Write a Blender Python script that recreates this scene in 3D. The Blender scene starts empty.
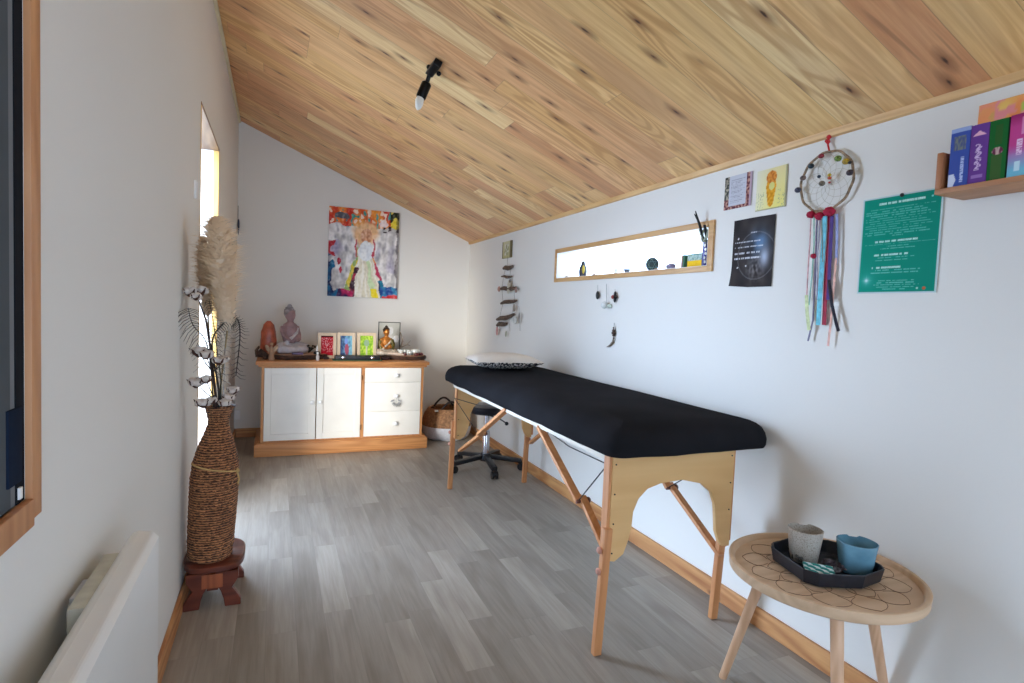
import bpy, bmesh, math, random
from mathutils import Vector, Matrix, noise
random.seed(7)
PI = math.pi
sc = bpy.context.scene
col = sc.collection

# ------------------------------------------------------------------ room numbers (metres)
XL, XR, YB, YF = -0.311, 1.703, 5.193, -1.1
CAMZ = 1.15
YAW, PITCH, ROLL, FPX = .398, .053, .0415, 562.0
SLOPE = .4096
def ceil_z(x): return 2.617 - (x - XL) * SLOPE

# camera basis
_f = Vector((math.sin(YAW)*math.cos(PITCH), math.cos(YAW)*math.cos(PITCH), -math.sin(PITCH)))
_r = Vector((math.cos(YAW), -math.sin(YAW), 0)); _u = _r.cross(_f)
CR = _r*math.cos(ROLL) + _u*math.sin(ROLL); CU = -_r*math.sin(ROLL) + _u*math.cos(ROLL)
def P(px, py, ax, v):
    """survey helper: where the sight line of a measured point meets the real plane axis=v"""
    d = _f + CR*((px-512)/FPX) + CU*((341.5-py)/FPX)
    o = Vector((0, 0, CAMZ)); t = (v-o[ax])/d[ax]
    return o + d*t
def W(px, py, off=.004): return P(px, py, 0, XR-off)

# ------------------------------------------------------------------ colours and materials
def lin(c):
    return tuple(((v/255)/12.92 if v/255 <= .04045 else ((v/255+.055)/1.055)**2.4) for v in c)
class NT:
    def __init__(s, name):
        s.m = bpy.data.materials.new(name); s.m.use_nodes = True
        s.t = s.m.node_tree; s.n = s.t.nodes; s.l = s.t.links
        s.b = s.n['Principled BSDF']
        s._c = None
    def co(s, kind='Object'):
        if not s._c: s._c = s.n.new('ShaderNodeTexCoord')
        return s._c.outputs[kind]
    def node(s, t, ins=None, **kw):
        n = s.n.new(t)
        for k, v in kw.items(): setattr(n, k, v)
        for k, v in (ins or {}).items(): s.put(n.inputs[k], v)
        return n
    def put(s, sock, v):
        if hasattr(v, 'is_output') or isinstance(v, bpy.types.NodeSocket): s.l.new(v, sock)
        else: sock.default_value = v
    def M(s, op, a, b=0., c=None):
        n = s.n.new('ShaderNodeMath'); n.operation = op
        s.put(n.inputs[0], a); s.put(n.inputs[1], b)
        if c is not None: s.put(n.inputs[2], c)
        return n.outputs[0]
    def mix(s, f, a, b, mode='MIX'):
        n = s.n.new('ShaderNodeMix'); n.data_type = 'RGBA'; n.blend_type = mode; n.clamp_factor = True
        s.put(n.inputs[0], f)
        for i, v in ((6, a), (7, b)):
            if isinstance(v, tuple): v = (*v[:3], 1)
            s.put(n.inputs[i], v)
        return n.outputs[2]
    def ramp(s, f, stops, interp='LINEAR'):
        n = s.n.new('ShaderNodeValToRGB'); n.color_ramp.interpolation = interp
        e = n.color_ramp.elements
        while len(e) < len(stops): e.new(.5)
        for i, (p, c) in enumerate(stops):
            e[i].position = p; e[i].color = (*c[:3], 1) if isinstance(c, tuple) else (c, c, c, 1)
        s.put(n.inputs[0], f); return n.outputs[0]
    def sep(s, v):
        n = s.node('ShaderNodeSeparateXYZ', {0: v}); return n.outputs
    def comb(s, x, y, z=0.):
        return s.node('ShaderNodeCombineXYZ', {0: x, 1: y, 2: z}).outputs[0]
    def noise(s, v, scale=5., detail=3., rough=.5, dist=0., out=0):
        n = s.node('ShaderNodeTexNoise', {'Vector': v, 'Scale': scale, 'Detail': detail, 'Roughness': rough, 'Distortion': dist})
        return n.outputs[out]
    def map(s, v, scale=(1, 1, 1), loc=(0, 0, 0), rot=(0, 0, 0)):
        return s.node('ShaderNodeMapping', {'Vector': v, 'Scale': scale, 'Location': loc, 'Rotation': rot}).outputs[0]
    def white(s, v):
        return s.node('ShaderNodeTexWhiteNoise', {'Vector': v}, noise_dimensions='3D').outputs[0]
    def bump(s, h, strength=.3, dist=.01):
        n = s.node('ShaderNodeBump', {'Height': h, 'Strength': strength, 'Distance': dist})
        s.l.new(n.outputs[0], s.b.inputs['Normal'])
    def base(s, c):
        if isinstance(c, tuple): c = (*c[:3], 1)
        s.put(s.b.inputs['Base Color'], c)
    def rough(s, r): s.put(s.b.inputs['Roughness'], r)
    def set(s, k, v): s.put(s.b.inputs[k], v)

MATS = {}
def plain(name, c, rough=.55, metal=0., var=.08, scale=30., bump=0., emit=None, sheen=0., trans=0.):
    if name in MATS: return MATS[name]
    t = NT(name); L = lin(c)
    if trans:
        t.base(L); t.set('Transmission Weight', trans); t.set('IOR', 1.45)
    else:
        n = t.noise(t.co(), scale, 3)
        d = tuple(v*(1-var*2) for v in L); e = tuple(min(1, v*(1+var)) for v in L)
        t.base(t.ramp(n, [(.3, d), (.7, e)]))
        if bump: t.bump(t.noise(t.co(), scale*3, 3), bump, .004)
    t.rough(rough); t.set('Metallic', metal)
    if sheen: t.set('Sheen Weight', sheen)
    MATS[name] = t.m; return t.m

def wood(name, c1, c2, axis=2, grain=1., rough=.5, knots=False, var=.5):
    if name in MATS: return MATS[name]
    t = NT(name)
    sc_ = [22, 22, 22]; sc_[axis] = 1.6
    v = t.map(t.co(), tuple(q*grain for q in sc_))
    n1 = t.noise(v, 1.0, 4, .6, .6)
    sc2 = [9, 9, 9]; sc2[axis] = .9
    n2 = t.noise(t.map(t.co(), tuple(q*grain for q in sc2)), 1.0, 1, .4)
    rings = t.M('MULTIPLY', t.M('SINE', t.M('MULTIPLY', n2, 60.)), .5)
    f = t.M('ADD', t.M('MULTIPLY', n1, .75), t.M('MULTIPLY', rings, .22))
    a, b = lin(c1), lin(c2)
    c = t.ramp(f, [(.15, b), (.6, a)])
    if knots:
        sc3 = [9, 9, 9]; sc3[axis] = 3.
        vo = t.node('ShaderNodeTexVoronoi', {'Vector': t.map(t.co(), tuple(sc3)), 'Scale': 1.0}).outputs['Distance']
        c = t.mix(t.ramp(vo, [(.06, 1.), (.14, 0.)]), c, tuple(q*.35 for q in b))
    t.base(c); t.rough(rough); t.bump(n1, .08, .003)
    MATS[name] = t.m; return t.m

def wicker(name, c1, c2, h=90., around=60.):
    if name in MATS: return MATS[name]
    t = NT(name); x, y, z = t.sep(t.co())[:3]
    ang = t.M('ARCTAN2', y, x)
    n = t.noise(t.comb(t.M('MULTIPLY', ang, 4.), t.M('MULTIPLY', z, h)), 1.3, 3, .6, .4)
    w = t.M('SINE', t.M('ADD', t.M('MULTIPLY', z, h*6.28/1.2), t.M('MULTIPLY', n, 11.)))
    f = t.M('MULTIPLY', t.M('ADD', t.M('MULTIPLY', w, .25), n), 1.)
    t.base(t.ramp(f, [(.22, tuple(q*.18 for q in lin(c2))), (.42, lin(c2)), (.62, lin(c1)), (.85, tuple(min(1, q*1.5) for q in lin(c1)))]))
    t.rough(.55); t.bump(f, .9, .012)
    MATS[name] = t.m; return t.m

def vcol(name='printed_picture', rough=.8):
    if name in MATS: return MATS[name]
    t = NT(name)
    a = t.node('ShaderNodeVertexColor', layer_name='Col')
    t.base(a.outputs[0]); t.rough(rough); t.set('Specular IOR Level', .2); MATS[name] = t.m; return t.m

# ---- wall plaster
def wallmat(name, c):
    t = NT(name)
    n = t.noise(t.co(), 1.3, 2); n2 = t.noise(t.co(), 160., 3)
    L = lin(c)
    t.base(t.ramp(n, [(.3, tuple(v*.97 for v in L)), (.7, L)])); t.rough(.75); t.bump(n2, .12, .002)
    return t.m
M_wall = wallmat('white_painted_wall', (229, 227, 219))
# ---- ceiling boards
def ceilmat():
    t = NT('pine_ceiling_boards'); x, y, z = t.sep(t.co())[:3]
    wd = .138
    vv = t.M('DIVIDE', t.M('ADD', y, .067), wd)
    row = t.M('FLOOR', vv); fr = t.M('FRACT', vv)
    r1 = t.white(t.comb(row, 3.1, 0)); u = t.M('DIVIDE', t.M('ADD', x, t.M('MULTIPLY', r1, 7.)), 1.35)
    seg = t.M('FLOOR', u); fu = t.M('FRACT', u)
    rid = t.white(t.comb(row, seg, 1.7)); rid2 = t.white(t.comb(row, seg, 9.3))
    off = t.M('MULTIPLY', rid, 37.)
    # fine streaks along the board
    g = t.noise(t.comb(t.M('ADD', t.M('MULTIPLY', x, 2.2), off), t.M('MULTIPLY', y, 60.), off), 1., 4, .65, .3)
    # cathedral figure: contour lines of a slow stretched noise
    cn = t.noise(t.comb(t.M('ADD', t.M('MULTIPLY', x, 1.5), off), t.M('MULTIPLY', y, 9.), off), 1., 1.5, .45, .35)
    ring = t.M('SINE', t.M('MULTIPLY', cn, 62.))
    ring = t.ramp(t.M('ADD', t.M('MULTIPLY', ring, .5), .5), [(.25, 0.), (.85, 1.)])
    big = t.noise(t.comb(t.M('ADD', t.M('MULTIPLY', x, .8), off), t.M('MULTIPLY', y, 7.), off), 1., 2, .5, .4)
    tone = t.ramp(rid, [(0., lin((232, 182, 118))), (.3, lin((250, 212, 146))), (.5, lin((240, 190, 134))), (.7, lin((226, 166, 116))), (.85, lin((246, 204, 140))), (1., lin((252, 222, 164)))])
    dark = t.mix(1., tone, lin((188, 140, 98)), 'MULTIPLY')
    c = t.mix(t.M('MULTIPLY', ring, t.M('ADD', t.M('MULTIPLY', rid2, .45), .05)), tone, dark)
    c = t.mix(t.ramp(g, [(.38, .40), (.62, 0.)]), c, t.mix(1., tone, lin((210, 176, 140)), 'MULTIPLY'))
    c = t.mix(t.ramp(big, [(.50, 0.), (.66, .5)]), c, lin((192, 140, 96)))
    # brown heart streaks
    st = t.noise(t.comb(t.M('ADD', t.M('MULTIPLY', x, 1.6), off), t.M('MULTIPLY', y, 26.), off), 1., 2, .5, .5)
    c = t.mix(t.ramp(st, [(.66, 0.), (.74, .55)]), c, lin((150, 100, 64)))
    # knots
    vor = t.node('ShaderNodeTexVoronoi', {'Vector': t.comb(t.M('ADD', t.M('MULTIPLY', x, 2.6), off), t.M('MULTIPLY', y, 7.2), 0.), 'Scale': 1.0, 'Randomness': 1.0}, voronoi_dimensions='2D')
    kd = vor.outputs['Distance']; kc = t.sep(vor.outputs['Color'])[0]
    kn = t.M('ADD', kd, t.M('MULTIPLY', t.noise(t.comb(t.M('MULTIPLY', x, 16.), t.M('MULTIPLY', y, 60.)), 1., 3, .6), .10))
    on = t.ramp(kc, [(.34, 0.), (.37, 1.)])
    c = t.mix(t.M('MULTIPLY', on, t.ramp(kn, [(.08, .8), (.22, 0.)])), c, lin((140, 88, 52)))
    c = t.mix(t.M('MULTIPLY', on, t.ramp(kn, [(.065, .95), (.095, 0.)])), c, lin((70, 40, 26)))
    # joints
    e = t.M('MINIMUM', t.M('MULTIPLY', t.M('MINIMUM', fr, t.M('SUBTRACT', 1., fr)), wd), t.M('MULTIPLY', t.M('MINIMUM', fu, t.M('SUBTRACT', 1., fu)), 1.35))
    j = t.ramp(t.M('MULTIPLY', e, 100.), [(.06, 1.), (.16, 0.)])
    c = t.mix(t.M('MULTIPLY', j, .4), c, lin((130, 88, 54)))
    t.base(c); t.rough(.42); t.bump(t.M('MULTIPLY', j, -1.), .35, .003)
    return t.m
# ---- floor
def floormat():
    t = NT('grey_oak_floor_boards'); x, y, z = t.sep(t.co())[:3]
    wd = .0985
    vv = t.M('DIVIDE', t.M('ADD', x, 1.0), wd); row = t.M('FLOOR', vv); fr = t.M('FRACT', vv)
    r1 = t.white(t.comb(row, 5.1, 0)); LN = .62
    u = t.M('DIVIDE', t.M('ADD', y, t.M('MULTIPLY', r1, 5.)), LN); seg = t.M('FLOOR', u); fu = t.M('FRACT', u)
    rid = t.white(t.comb(row, seg, 2.7)); off = t.M('MULTIPLY', rid, 31.)
    g = t.noise(t.comb(t.M('MULTIPLY', x, 70.), t.M('ADD', t.M('MULTIPLY', y, 3.5), off), off), 1., 4, .65, .3)
    b = t.noise(t.comb(t.M('MULTIPLY', x, 14.), t.M('ADD', t.M('MULTIPLY', y, 2.2), off), off), 1., 2, .5, .5)
    tone = t.ramp(rid, [(0., lin((150, 142, 130))), (.4, lin((156, 148, 136))), (.75, lin((162, 154, 142))), (1., lin((172, 164, 151)))])
    c = t.mix(t.ramp(g, [(.35, .35), (.62, 0.)]), tone, t.mix(1., tone, lin((192, 187, 180)), 'MULTIPLY'))
    c = t.mix(t.ramp(b, [(.45, 0.), (.72, .5)]), c, t.mix(1., tone, lin((190, 184, 178)), 'MULTIPLY'))
    e = t.M('MINIMUM', t.M('MULTIPLY', t.M('MINIMUM', fr, t.M('SUBTRACT', 1., fr)), wd), t.M('MULTIPLY', t.M('MINIMUM', fu, t.M('SUBTRACT', 1., fu)), LN))
    j = t.ramp(t.M('MULTIPLY', e, 100.), [(.05, 1.), (.16, 0.)])
    c = t.mix(t.M('MULTIPLY', j, .35), c, lin((120, 114, 106)))
    t.base(c); t.rough(.46); t.bump(t.M('SUBTRACT', t.M('MULTIPLY', g, .3), j), .15, .002)
    return t.m

# ------------------------------------------------------------------ mesh builder
class MB:
    def __init__(s): s.bm = bmesh.new()
    def box(s, c, d, rot=None, bev=0.):
        r = bmesh.ops.create_cube(s.bm, size=1.); vs = r['verts']
        for v in vs:
            v.co = Vector((v.co.x*d[0], v.co.y*d[1], v.co.z*d[2]))
        if bev:
            es = {e for v in vs for e in v.link_edges}
            rb = bmesh.ops.bevel(s.bm, geom=list(es), offset=bev, segments=2, profile=.6, affect='EDGES')
            vs = list({v for f in rb['faces'] for v in f.verts} | {v for v in vs if v.is_valid})
        for v in vs:
            if rot: v.co = rot @ v.co
            v.co += Vector(c)
        return s
    def bb(s, a, b, bev=0.):
        a, b = Vector(a), Vector(b)
        return s.box((a+b)/2, [abs(q) for q in (b-a)], bev=bev)
    def bar(s, a, b, w, h, bev=.0, up=(0, 0, 1)):
        a, b = Vector(a), Vector(b); d = (b-a); L = d.length; d.normalize()
        u = Vector(up); x = d.cross(u)
        if x.length < 1e-4: x = d.cross(Vector((1, 0, 0)))
        x.normalize(); z = x.cross(d)
        R = Matrix((x, d, z)).transposed()
        return s.box((a+b)/2, (w, L, h), R, bev)
    def tube(s, pts, r, seg=8, cap=True):
        pts = [Vector(p) for p in pts]; n = len(pts)
        rs = r if isinstance(r, (list, tuple)) else [r]*n
        rings = []; pu = None
        for i, p in enumerate(pts):
            d = (pts[min(i+1, n-1)] - pts[max(i-1, 0)])
            if d.length < 1e-9: d = Vector((0, 0, 1))
            d.normalize()
            if pu is None:
                pu = d.cross(Vector((0, 0, 1)))
                if pu.length < .05: pu = d.cross(Vector((1, 0, 0)))
            u = (pu - d*pu.dot(d)); u.normalize(); pu = u; w = d.cross(u)
            rings.append([s.bm.verts.new(p + (u*math.cos(2*PI*k/seg) + w*math.sin(2*PI*k/seg))*rs[i]) for k in range(seg)])
        for a, b in zip(rings, rings[1:]):
            for k in range(seg): s.bm.faces.new((a[k], a[(k+1) % seg], b[(k+1) % seg], b[k]))
        if cap:
            s.bm.faces.new(list(reversed(rings[0]))); s.bm.faces.new(rings[-1])
        return s
    def loop(s, pts, r, seg=8):
        pts = [Vector(p) for p in pts]; return s.tube(pts+[pts[0]], r, seg, False)
    def lathe(s, prof, c=(0, 0, 0), seg=32, sx=1., sy=1., wob=None, rot=None, power=None):
        c = Vector(c); rings = []
        for (r, z) in prof:
            ring = []
            for k in range(seg):
                a = 2*PI*k/seg; rr = max(r, 1e-4)
                if wob: rr *= wob(a, z)
                cx, cy = math.cos(a), math.sin(a)
                if power:
                    q = (abs(cx)**power + abs(cy)**power)**(-1/power); cx *= q; cy *= q
                v = Vector((cx*rr*sx, cy*rr*sy, z))
                if rot: v = rot @ v
                ring.append(s.bm.verts.new(v + c))
            rings.append(ring)
        for a, b in zip(rings, rings[1:]):
            for k in range(seg): s.bm.faces.new((a[k], a[(k+1) % seg], b[(k+1) % seg], b[k]))
        s.bm.faces.new(list(reversed(rings[0]))); s.bm.faces.new(rings[-1])
        return s
    def ball(s, c, r, seg=16, scale=(1, 1, 1), rot=None, jit=0., js=3.):
        rr = bmesh.ops.create_uvsphere(s.bm, u_segments=seg, v_segments=max(6, seg*2//3), radius=1.)
        for v in rr['verts']:
            k = 1.
            if jit: k += jit*noise.noise(v.co*js + Vector(c)*9)
            q = Vector((v.co.x*scale[0], v.co.y*scale[1], v.co.z*scale[2]))*r*k
            if rot: q = rot @ q
            v.co = q + Vector(c)
        return s
    def prism(s, poly, fn, h0, h1):
        """poly of (a,b); fn(a,b,h)->Vector; extruded from h0 to h1"""
        A = [s.bm.verts.new(fn(a, b, h0)) for a, b in poly]; B = [s.bm.verts.new(fn(a, b, h1)) for a, b in poly]
        n = len(poly)
        for k in range(n): s.bm.faces.new((A[k], A[(k+1) % n], B[(k+1) % n], B[k]))
        f1 = s.bm.faces.new(list(reversed(A))); f2 = s.bm.faces.new(B); f1.normal_update(); f2.normal_update()
        bmesh.ops.triangulate(s.bm, faces=[f1, f2])
        return s
    def build(s, name, m, parent=None, loc=None, smooth=None, bevel=0., remesh=0., subsurf=0):
        bmesh.ops.recalc_face_normals(s.bm, faces=s.bm.faces)
        org = Vector(loc) if loc is not None else (Vector(parent['_w']) if parent is not None else Vector((0, 0, 0)))
        if parent is not None: org = Vector(parent['_w'])
        bmesh.ops.translate(s.bm, verts=s.bm.verts, vec=-org)
        me = bpy.data.meshes.new(name); s.bm.to_mesh(me); s.bm.free()
        me.materials.append(m)
        o = bpy.data.objects.new(name, me); col.objects.link(o)
        o['_w'] = list(org)
        if parent is not None: o.parent = parent
        else: o.location = org
        if smooth is None or smooth:
            me.shade_smooth()
            try: me.set_sharp_from_angle(angle=math.radians(38))
            except Exception: pass
        if bevel:
            b = o.modifiers.new('b', 'BEVEL'); b.width = bevel; b.segments = 2; b.limit_method = 'ANGLE'; b.angle_limit = math.radians(40)
        if remesh:
            b = o.modifiers.new('r', 'REMESH'); b.mode = 'VOXEL'; b.voxel_size = remesh; b.use_smooth_shade = True
            q = o.modifiers.new('s', 'SMOOTH'); q.iterations = 3; q.factor = .5
        if subsurf:
            b = o.modifiers.new('ss', 'SUBSURF'); b.levels = subsurf; b.render_levels = subsurf
        return o

def thing(name, label, cat, loc, group=None):
    o = bpy.data.objects.new(name, None); col.objects.link(o)
    o.empty_display_size = .05; o.location = loc; o['_w'] = list(loc)
    o['label'] = label; o['category'] = cat
    if group: o['group'] = group
    return o
def tag(o, label, cat, group=None, kind=None):
    o['label'] = label; o['category'] = cat
    if group: o['group'] = group
    if kind: o['kind'] = kind
    return o
def struct(o): o['kind'] = 'structure'; return o

def picture(name, fn, nx, ny, pos, parent=None, loc=None, thick=0., m=None):
    """a printed sheet: pos(s,t,d)->world point, fn(s,t)->sRGB; s left to right, t bottom to top"""
    bm = bmesh.new(); cl = bm.loops.layers.float_color.new('Col')
    g = [[bm.verts.new(pos(i/nx, j/ny, 0.)) for i in range(nx+1)] for j in range(ny+1)]
    cols = [[(*lin(tuple(max(0, min(255, q)) for q in fn(i/nx, j/ny))), 1.) for i in range(nx+1)] for j in range(ny+1)]
    for j in range(ny):
        for i in range(nx):
            f = bm.faces.new((g[j][i], g[j][i+1], g[j+1][i+1], g[j+1][i]))
            for l, (a, b) in zip(f.loops, ((j, i), (j, i+1), (j+1, i+1), (j+1, i))): l[cl] = cols[a][b]
    if thick:
        rim = [(0, i) for i in range(nx)] + [(j, nx) for j in range(ny)] + [(ny, i) for i in range(nx, 0, -1)] + [(j, 0) for j in range(ny, 0, -1)]
        back = [bm.verts.new(pos(i/nx, j/ny, thick)) for j, i in rim]
        n = len(rim)
        for k in range(n):
            a = rim[k]; b = rim[(k+1) % n]
            f = bm.faces.new((g[b[0]][b[1]], g[a[0]][a[1]], back[k], back[(k+1) % n]))
            for l in f.loops: l[cl] = cols[a[0]][a[1]]
        f = bm.faces.new(back)
        for l in f.loops: l[cl] = (.6, .6, .6, 1)
    org = Vector(parent['_w']) if parent is not None else Vector(loc)
    bmesh.ops.translate(bm, verts=bm.verts, vec=-org)
    me = bpy.data.meshes.new(name); bm.to_mesh(me); bm.free(); me.materials.append(m or vcol())
    o = bpy.data.objects.new(name, me); col.objects.link(o); o['_w'] = list(org)
    if parent is not None: o.parent = parent
    else: o.location = org
    return o
def nz(x, y, s=1., o=0.): return noise.noise(Vector((x*s+o, y*s-o, o*1.7)))
def mixc(a, b, f): f = max(0, min(1, f)); return tuple(p*(1-f)+q*f for p, q in zip(a, b))

# ------------------------------------------------------------------ shared materials
M_ceil, M_floor = ceilmat(), floormat()
M_oak = wood('honey_oak', (206, 152, 98), (168, 112, 64), 1)
M_oakz = wood('honey_oak_upright', (206, 152, 98), (168, 112, 64), 2)
M_base = wood('pine_skirting', (214, 160, 102), (166, 104, 58), 1, 1., .5, True)
M_sidey = wood('sideboard_pine', (206, 146, 88), (172, 112, 62), 0)
M_beech = wood('beech_panel', (226, 184, 124), (212, 166, 106), 0, .5)
M_beechz = wood('beech_leg', (214, 152, 98), (190, 126, 78), 2)
M_pale = wood('pale_table_wood', (214, 184, 150), (192, 160, 126), 0, .6)
M_palez = wood('pale_table_leg', (222, 182, 146), (200, 156, 118), 2)
M_red = wood('reddish_stool_wood', (120, 58, 38), (78, 34, 22), 0, .8, .35)
M_frame = wood('window_oak', (214, 172, 114), (190, 144, 90), 1, 1.)
M_frame2 = wood('left_window_oak', (206, 150, 102), (180, 122, 78), 2, 1.)
M_black = plain('black_plastic', (22, 22, 24), .4, 0, .1)
M_blackm = plain('black_metal', (18, 18, 18), .35, .6, .1)
M_chrome = plain('chrome', (200, 200, 205), .15, 1., .02)
M_white = plain('white_lacquer', (236, 232, 220), .4, 0, .02, 8)
M_whitep = plain('white_plastic', (236, 236, 232), .35, 0, .01, 8)
M_cord = plain('black_cord', (30, 28, 28), .7)
M_red_thread = plain('red_cord', (190, 30, 36), .7)
M_paper = plain('paper_white', (226, 226, 220), .6)

# ================================================================== THE ROOM
m = MB(); m.bb((XL-.5, YF-.3, -.06), (XR+.3, YB+.2, 0)); struct(m.build('floor', M_floor))
def slab(x0, x1, y0, y1, t):
    mb = MB(); v = []
    for z in (0, t):
        for x, y in ((x0, y0), (x1, y0), (x1, y1), (x0, y1)): v.append(mb.bm.verts.new((x, y, ceil_z(x)+z)))
    for f in ((0, 1, 2, 3), (7, 6, 5, 4), (0, 4, 5, 1), (1, 5, 6, 2), (2, 6, 7, 3), (3, 7, 4, 0)): mb.bm.faces.new([v[i] for i in f])
    return mb
struct(slab(XL-.45, XR+.3, YF-.2, YB+.2, .06).build('ceiling', M_ceil))
# right wall with the strip window
WY0, WY1, WZ0, WZ1 = 1.916, 3.325, 1.381, 1.546
WT = .135
m = MB(); top = 1.80
m.bb((XR, YF-.15, 0), (XR+WT, WY0, top)); m.bb((XR, WY1, 0), (XR+WT, YB+.15, top))
m.bb((XR, WY0, 0), (XR+WT, WY1, WZ0)); m.bb((XR, WY0, WZ1), (XR+WT, WY1, top))
struct(m.build('wall_right', M_wall))
# left wall: door opening y 2.76..3.57, left window opening y 0.02..0.957
DY0, DY1, DZ = 2.765, 3.575, 1.985
LY0, LY1, LZ0, LZ1 = -.30, .945, .868, 1.98
LT = .16; m = MB(); top = 2.63
m.bb((XL-LT, YF-.15, 0), (XL, LY0, top)); m.bb((XL-LT, LY1, 0), (XL, DY0, top)); m.bb((XL-LT, DY1, 0), (XL, YB+.15, top))
m.bb((XL-LT, DY0, DZ), (XL, DY1, top)); m.bb((XL-LT, LY0, 0), (XL, LY1, LZ0)); m.bb((XL-LT, LY0, LZ1), (XL, LY1, top))
struct(m.build('wall_left', M_wall))
def gable(y0, y1, openx=None, oz=None):
    mb = MB()
    def pr(a, b, z0):
        mb.prism([(a, z0), (b, z0), (b, ceil_z(b)+.02), (a, ceil_z(a)+.02)], lambda p, q, h: Vector((p, h, q)), y0, y1)
    if openx:
        pr(XL, openx[0], 0); pr(openx[0], openx[1], oz); pr(openx[1], XR, 0)
    else: pr(XL, XR, 0)
    return mb
struct(gable(YB, YB+.12).build('wall_back', M_wall, smooth=False))
OX = (-.24, 1.58)
struct(gable(YF-.12, YF, OX, 1.78).build('wall_front', M_wall, smooth=False))
m = MB(); m.bb((-.46, -3.6, -.05), (-.36, YF-.13, 2.3)); struct(m.build('wall_sun_blocker', M_wall))  # unseen screen added outside to keep the sun off the right wall
# unseen frame and opening added behind the camera, sized for fill light
m = MB()
for x in (OX[0]+.03, (OX[0]+OX[1])/2, OX[1]-.03): m.bb((x-.03, YF-.09, 0), (x+.03, YF-.04, 1.78))
m.bb((OX[0], YF-.09, 1.73), (OX[1], YF-.04, 1.78)); m.bb((OX[0], YF-.09, 0), (OX[1], YF-.04, .05))
struct(m.build('fill_opening_frame', M_oakz, bevel=.003))
# skirting boards
m = MB(); m.bb((XR-.014, YF, 0), (XR, YB, .075)); struct(m.build('baseboard_right', M_base, bevel=.003))
m = MB(); m.bb((XL, YF, 0), (XL+.013, DY0-.01, .075)); m.bb((XL, DY1+.01, 0), (XL+.013, YB, .075)); struct(m.build('baseboard_left', M_base, bevel=.003))
m = MB(); m.bb((XL+.013, YB-.013, 0), (XR-.014, YB, .075)); struct(m.build('baseboard_back', wood('pine_skirting_back', (214, 160, 102), (166, 104, 58), 0), bevel=.003))
# ceiling trims
m = MB(); m.prism([(XR-.016, ceil_z(XR-.016)), (XR, ceil_z(XR)), (XR, ceil_z(XR)-.017), (XR-.013, ceil_z(XR)-.014)], lambda a, b, h: Vector((a, h, b)), YF, YB)
struct(m.build('trim_1', wood('pale_pine_trim', (232, 192, 132), (206, 160, 100), 1), smooth=False))
m = MB(); m.prism([(XL, ceil_z(XL)), (XL+.016, ceil_z(XL+.016)), (XL+.016, ceil_z(XL)-.02), (XL, ceil_z(XL)-.026)], lambda a, b, h: Vector((a, h, b)), YF, YB)
struct(m.build('trim_2', wood('cream_trim', (220, 206, 170), (200, 184, 146), 1), smooth=False))
# door lining on the left
m = MB(); m.bb((XL-.15, DY1-.012, .0), (XL-.026, DY1, DZ-.012)); m.bb((XL-.15, DY0, 0), (XL-.026, DY0+.012, DZ-.012))
d1 = m.build('door_1', M_whitep, loc=(XL, DY0, 0)); struct(d1)
m = MB(); m.bb((XL-.026, DY1-.014, 0), (XL+.002, DY1, DZ-.014)); m.bb((XL-.026, DY0, 0), (XL+.002, DY0+.014, DZ-.014))
m.build('door_casing', wood('door_casing_pine', (236, 196, 120), (214, 168, 96), 2), d1, bevel=.002)
m = MB(); m.bb((XL-.15, DY0, DZ-.014), (XL+.002, DY1, DZ)); m.build('door_head', wood('dark_head_board', (150, 116, 80), (110, 80, 54), 1), d1)
m = MB(); m.bb((XL-.155, DY0, -.005), (XL, DY1, .012)); m.build('threshold', M_chrome, d1)
# strip window on the right
FX0 = XR-.010
m = MB()
oy0, oy1, oz0, oz1 = WY0-.030, WY1+.030, WZ0-.025, WZ1+.027
m.bb((FX0, oy0, oz0), (XR, WY0, oz1), .002); m.bb((FX0, WY1, oz0), (XR, oy1, oz1), .002)
m.bb((FX0, WY0, oz0), (XR, WY1, WZ0), .002); m.bb((FX0, WY0, WZ1), (XR, WY1, oz1), .002)
w2 = m.build('window_2', M_frame, loc=(XR, WY0, WZ0)); struct(w2)
m = MB(); t_ = .012
m.bb((FX0+.0015, WY0-.001, WZ0-.001), (XR+.13, WY1+.001, WZ0+.002)); m.bb((FX0+.0015, WY0, WZ1-.002), (XR+.13, WY1, WZ1+.001))
m.bb((FX0+.0015, WY0-.001, WZ0), (XR+.13, WY0+.003, WZ1)); m.bb((FX0+.0015, WY1-.003, WZ0), (XR+.13, WY1+.001, WZ1))
m.build('window_lining', M_whitep, w2)  # white in place of wood, blown-out daylight put into the lining colour
tg = NT('clear_window_glass'); tg.base((1, 1, 1)); tg.rough(0.); tg.set('Transmission Weight', 1.); tg.set('IOR', 1.01); M_glass = tg.m
m = MB(); m.bb((XR+.122, WY0, WZ0), (XR+.126, WY1, WZ1)); m.build('window_pane', M_glass, w2)
# left window: oak casing with a dark lowered blind
cw = .030
m = MB()
m.bb((XL-.006, LY1, LZ0-cw), (XL+.008, LY1+.034, LZ1+cw), .0015); m.bb((XL-.02, LY0-cw, LZ0-cw), (XL+.014, LY0, LZ1+cw), .002)
m.bb((XL-.006, LY0, LZ0-cw-.008), (XL+.010, LY1+.002, LZ0), .0015); m.bb((XL-.02, LY0, LZ1), (XL+.014, LY1, LZ1+cw), .002)
w1 = m.build('window_1', M_frame2, loc=(XL, LY0, LZ0)); struct(w1)
def matt(name, c):
    m_ = plain(name, c, .95, 0, .05, 10); m_.node_tree.nodes['Principled BSDF'].inputs['Specular IOR Level'].default_value = .08; return m_
M_anth = matt('anthracite_panel', (84, 89, 92))
m = MB(); m.bb((XL-.09, LY0, LZ0), (XL-.001, LY1-.040, LZ1)); m.build('window_blind', M_anth, w1, bevel=.002)
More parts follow.
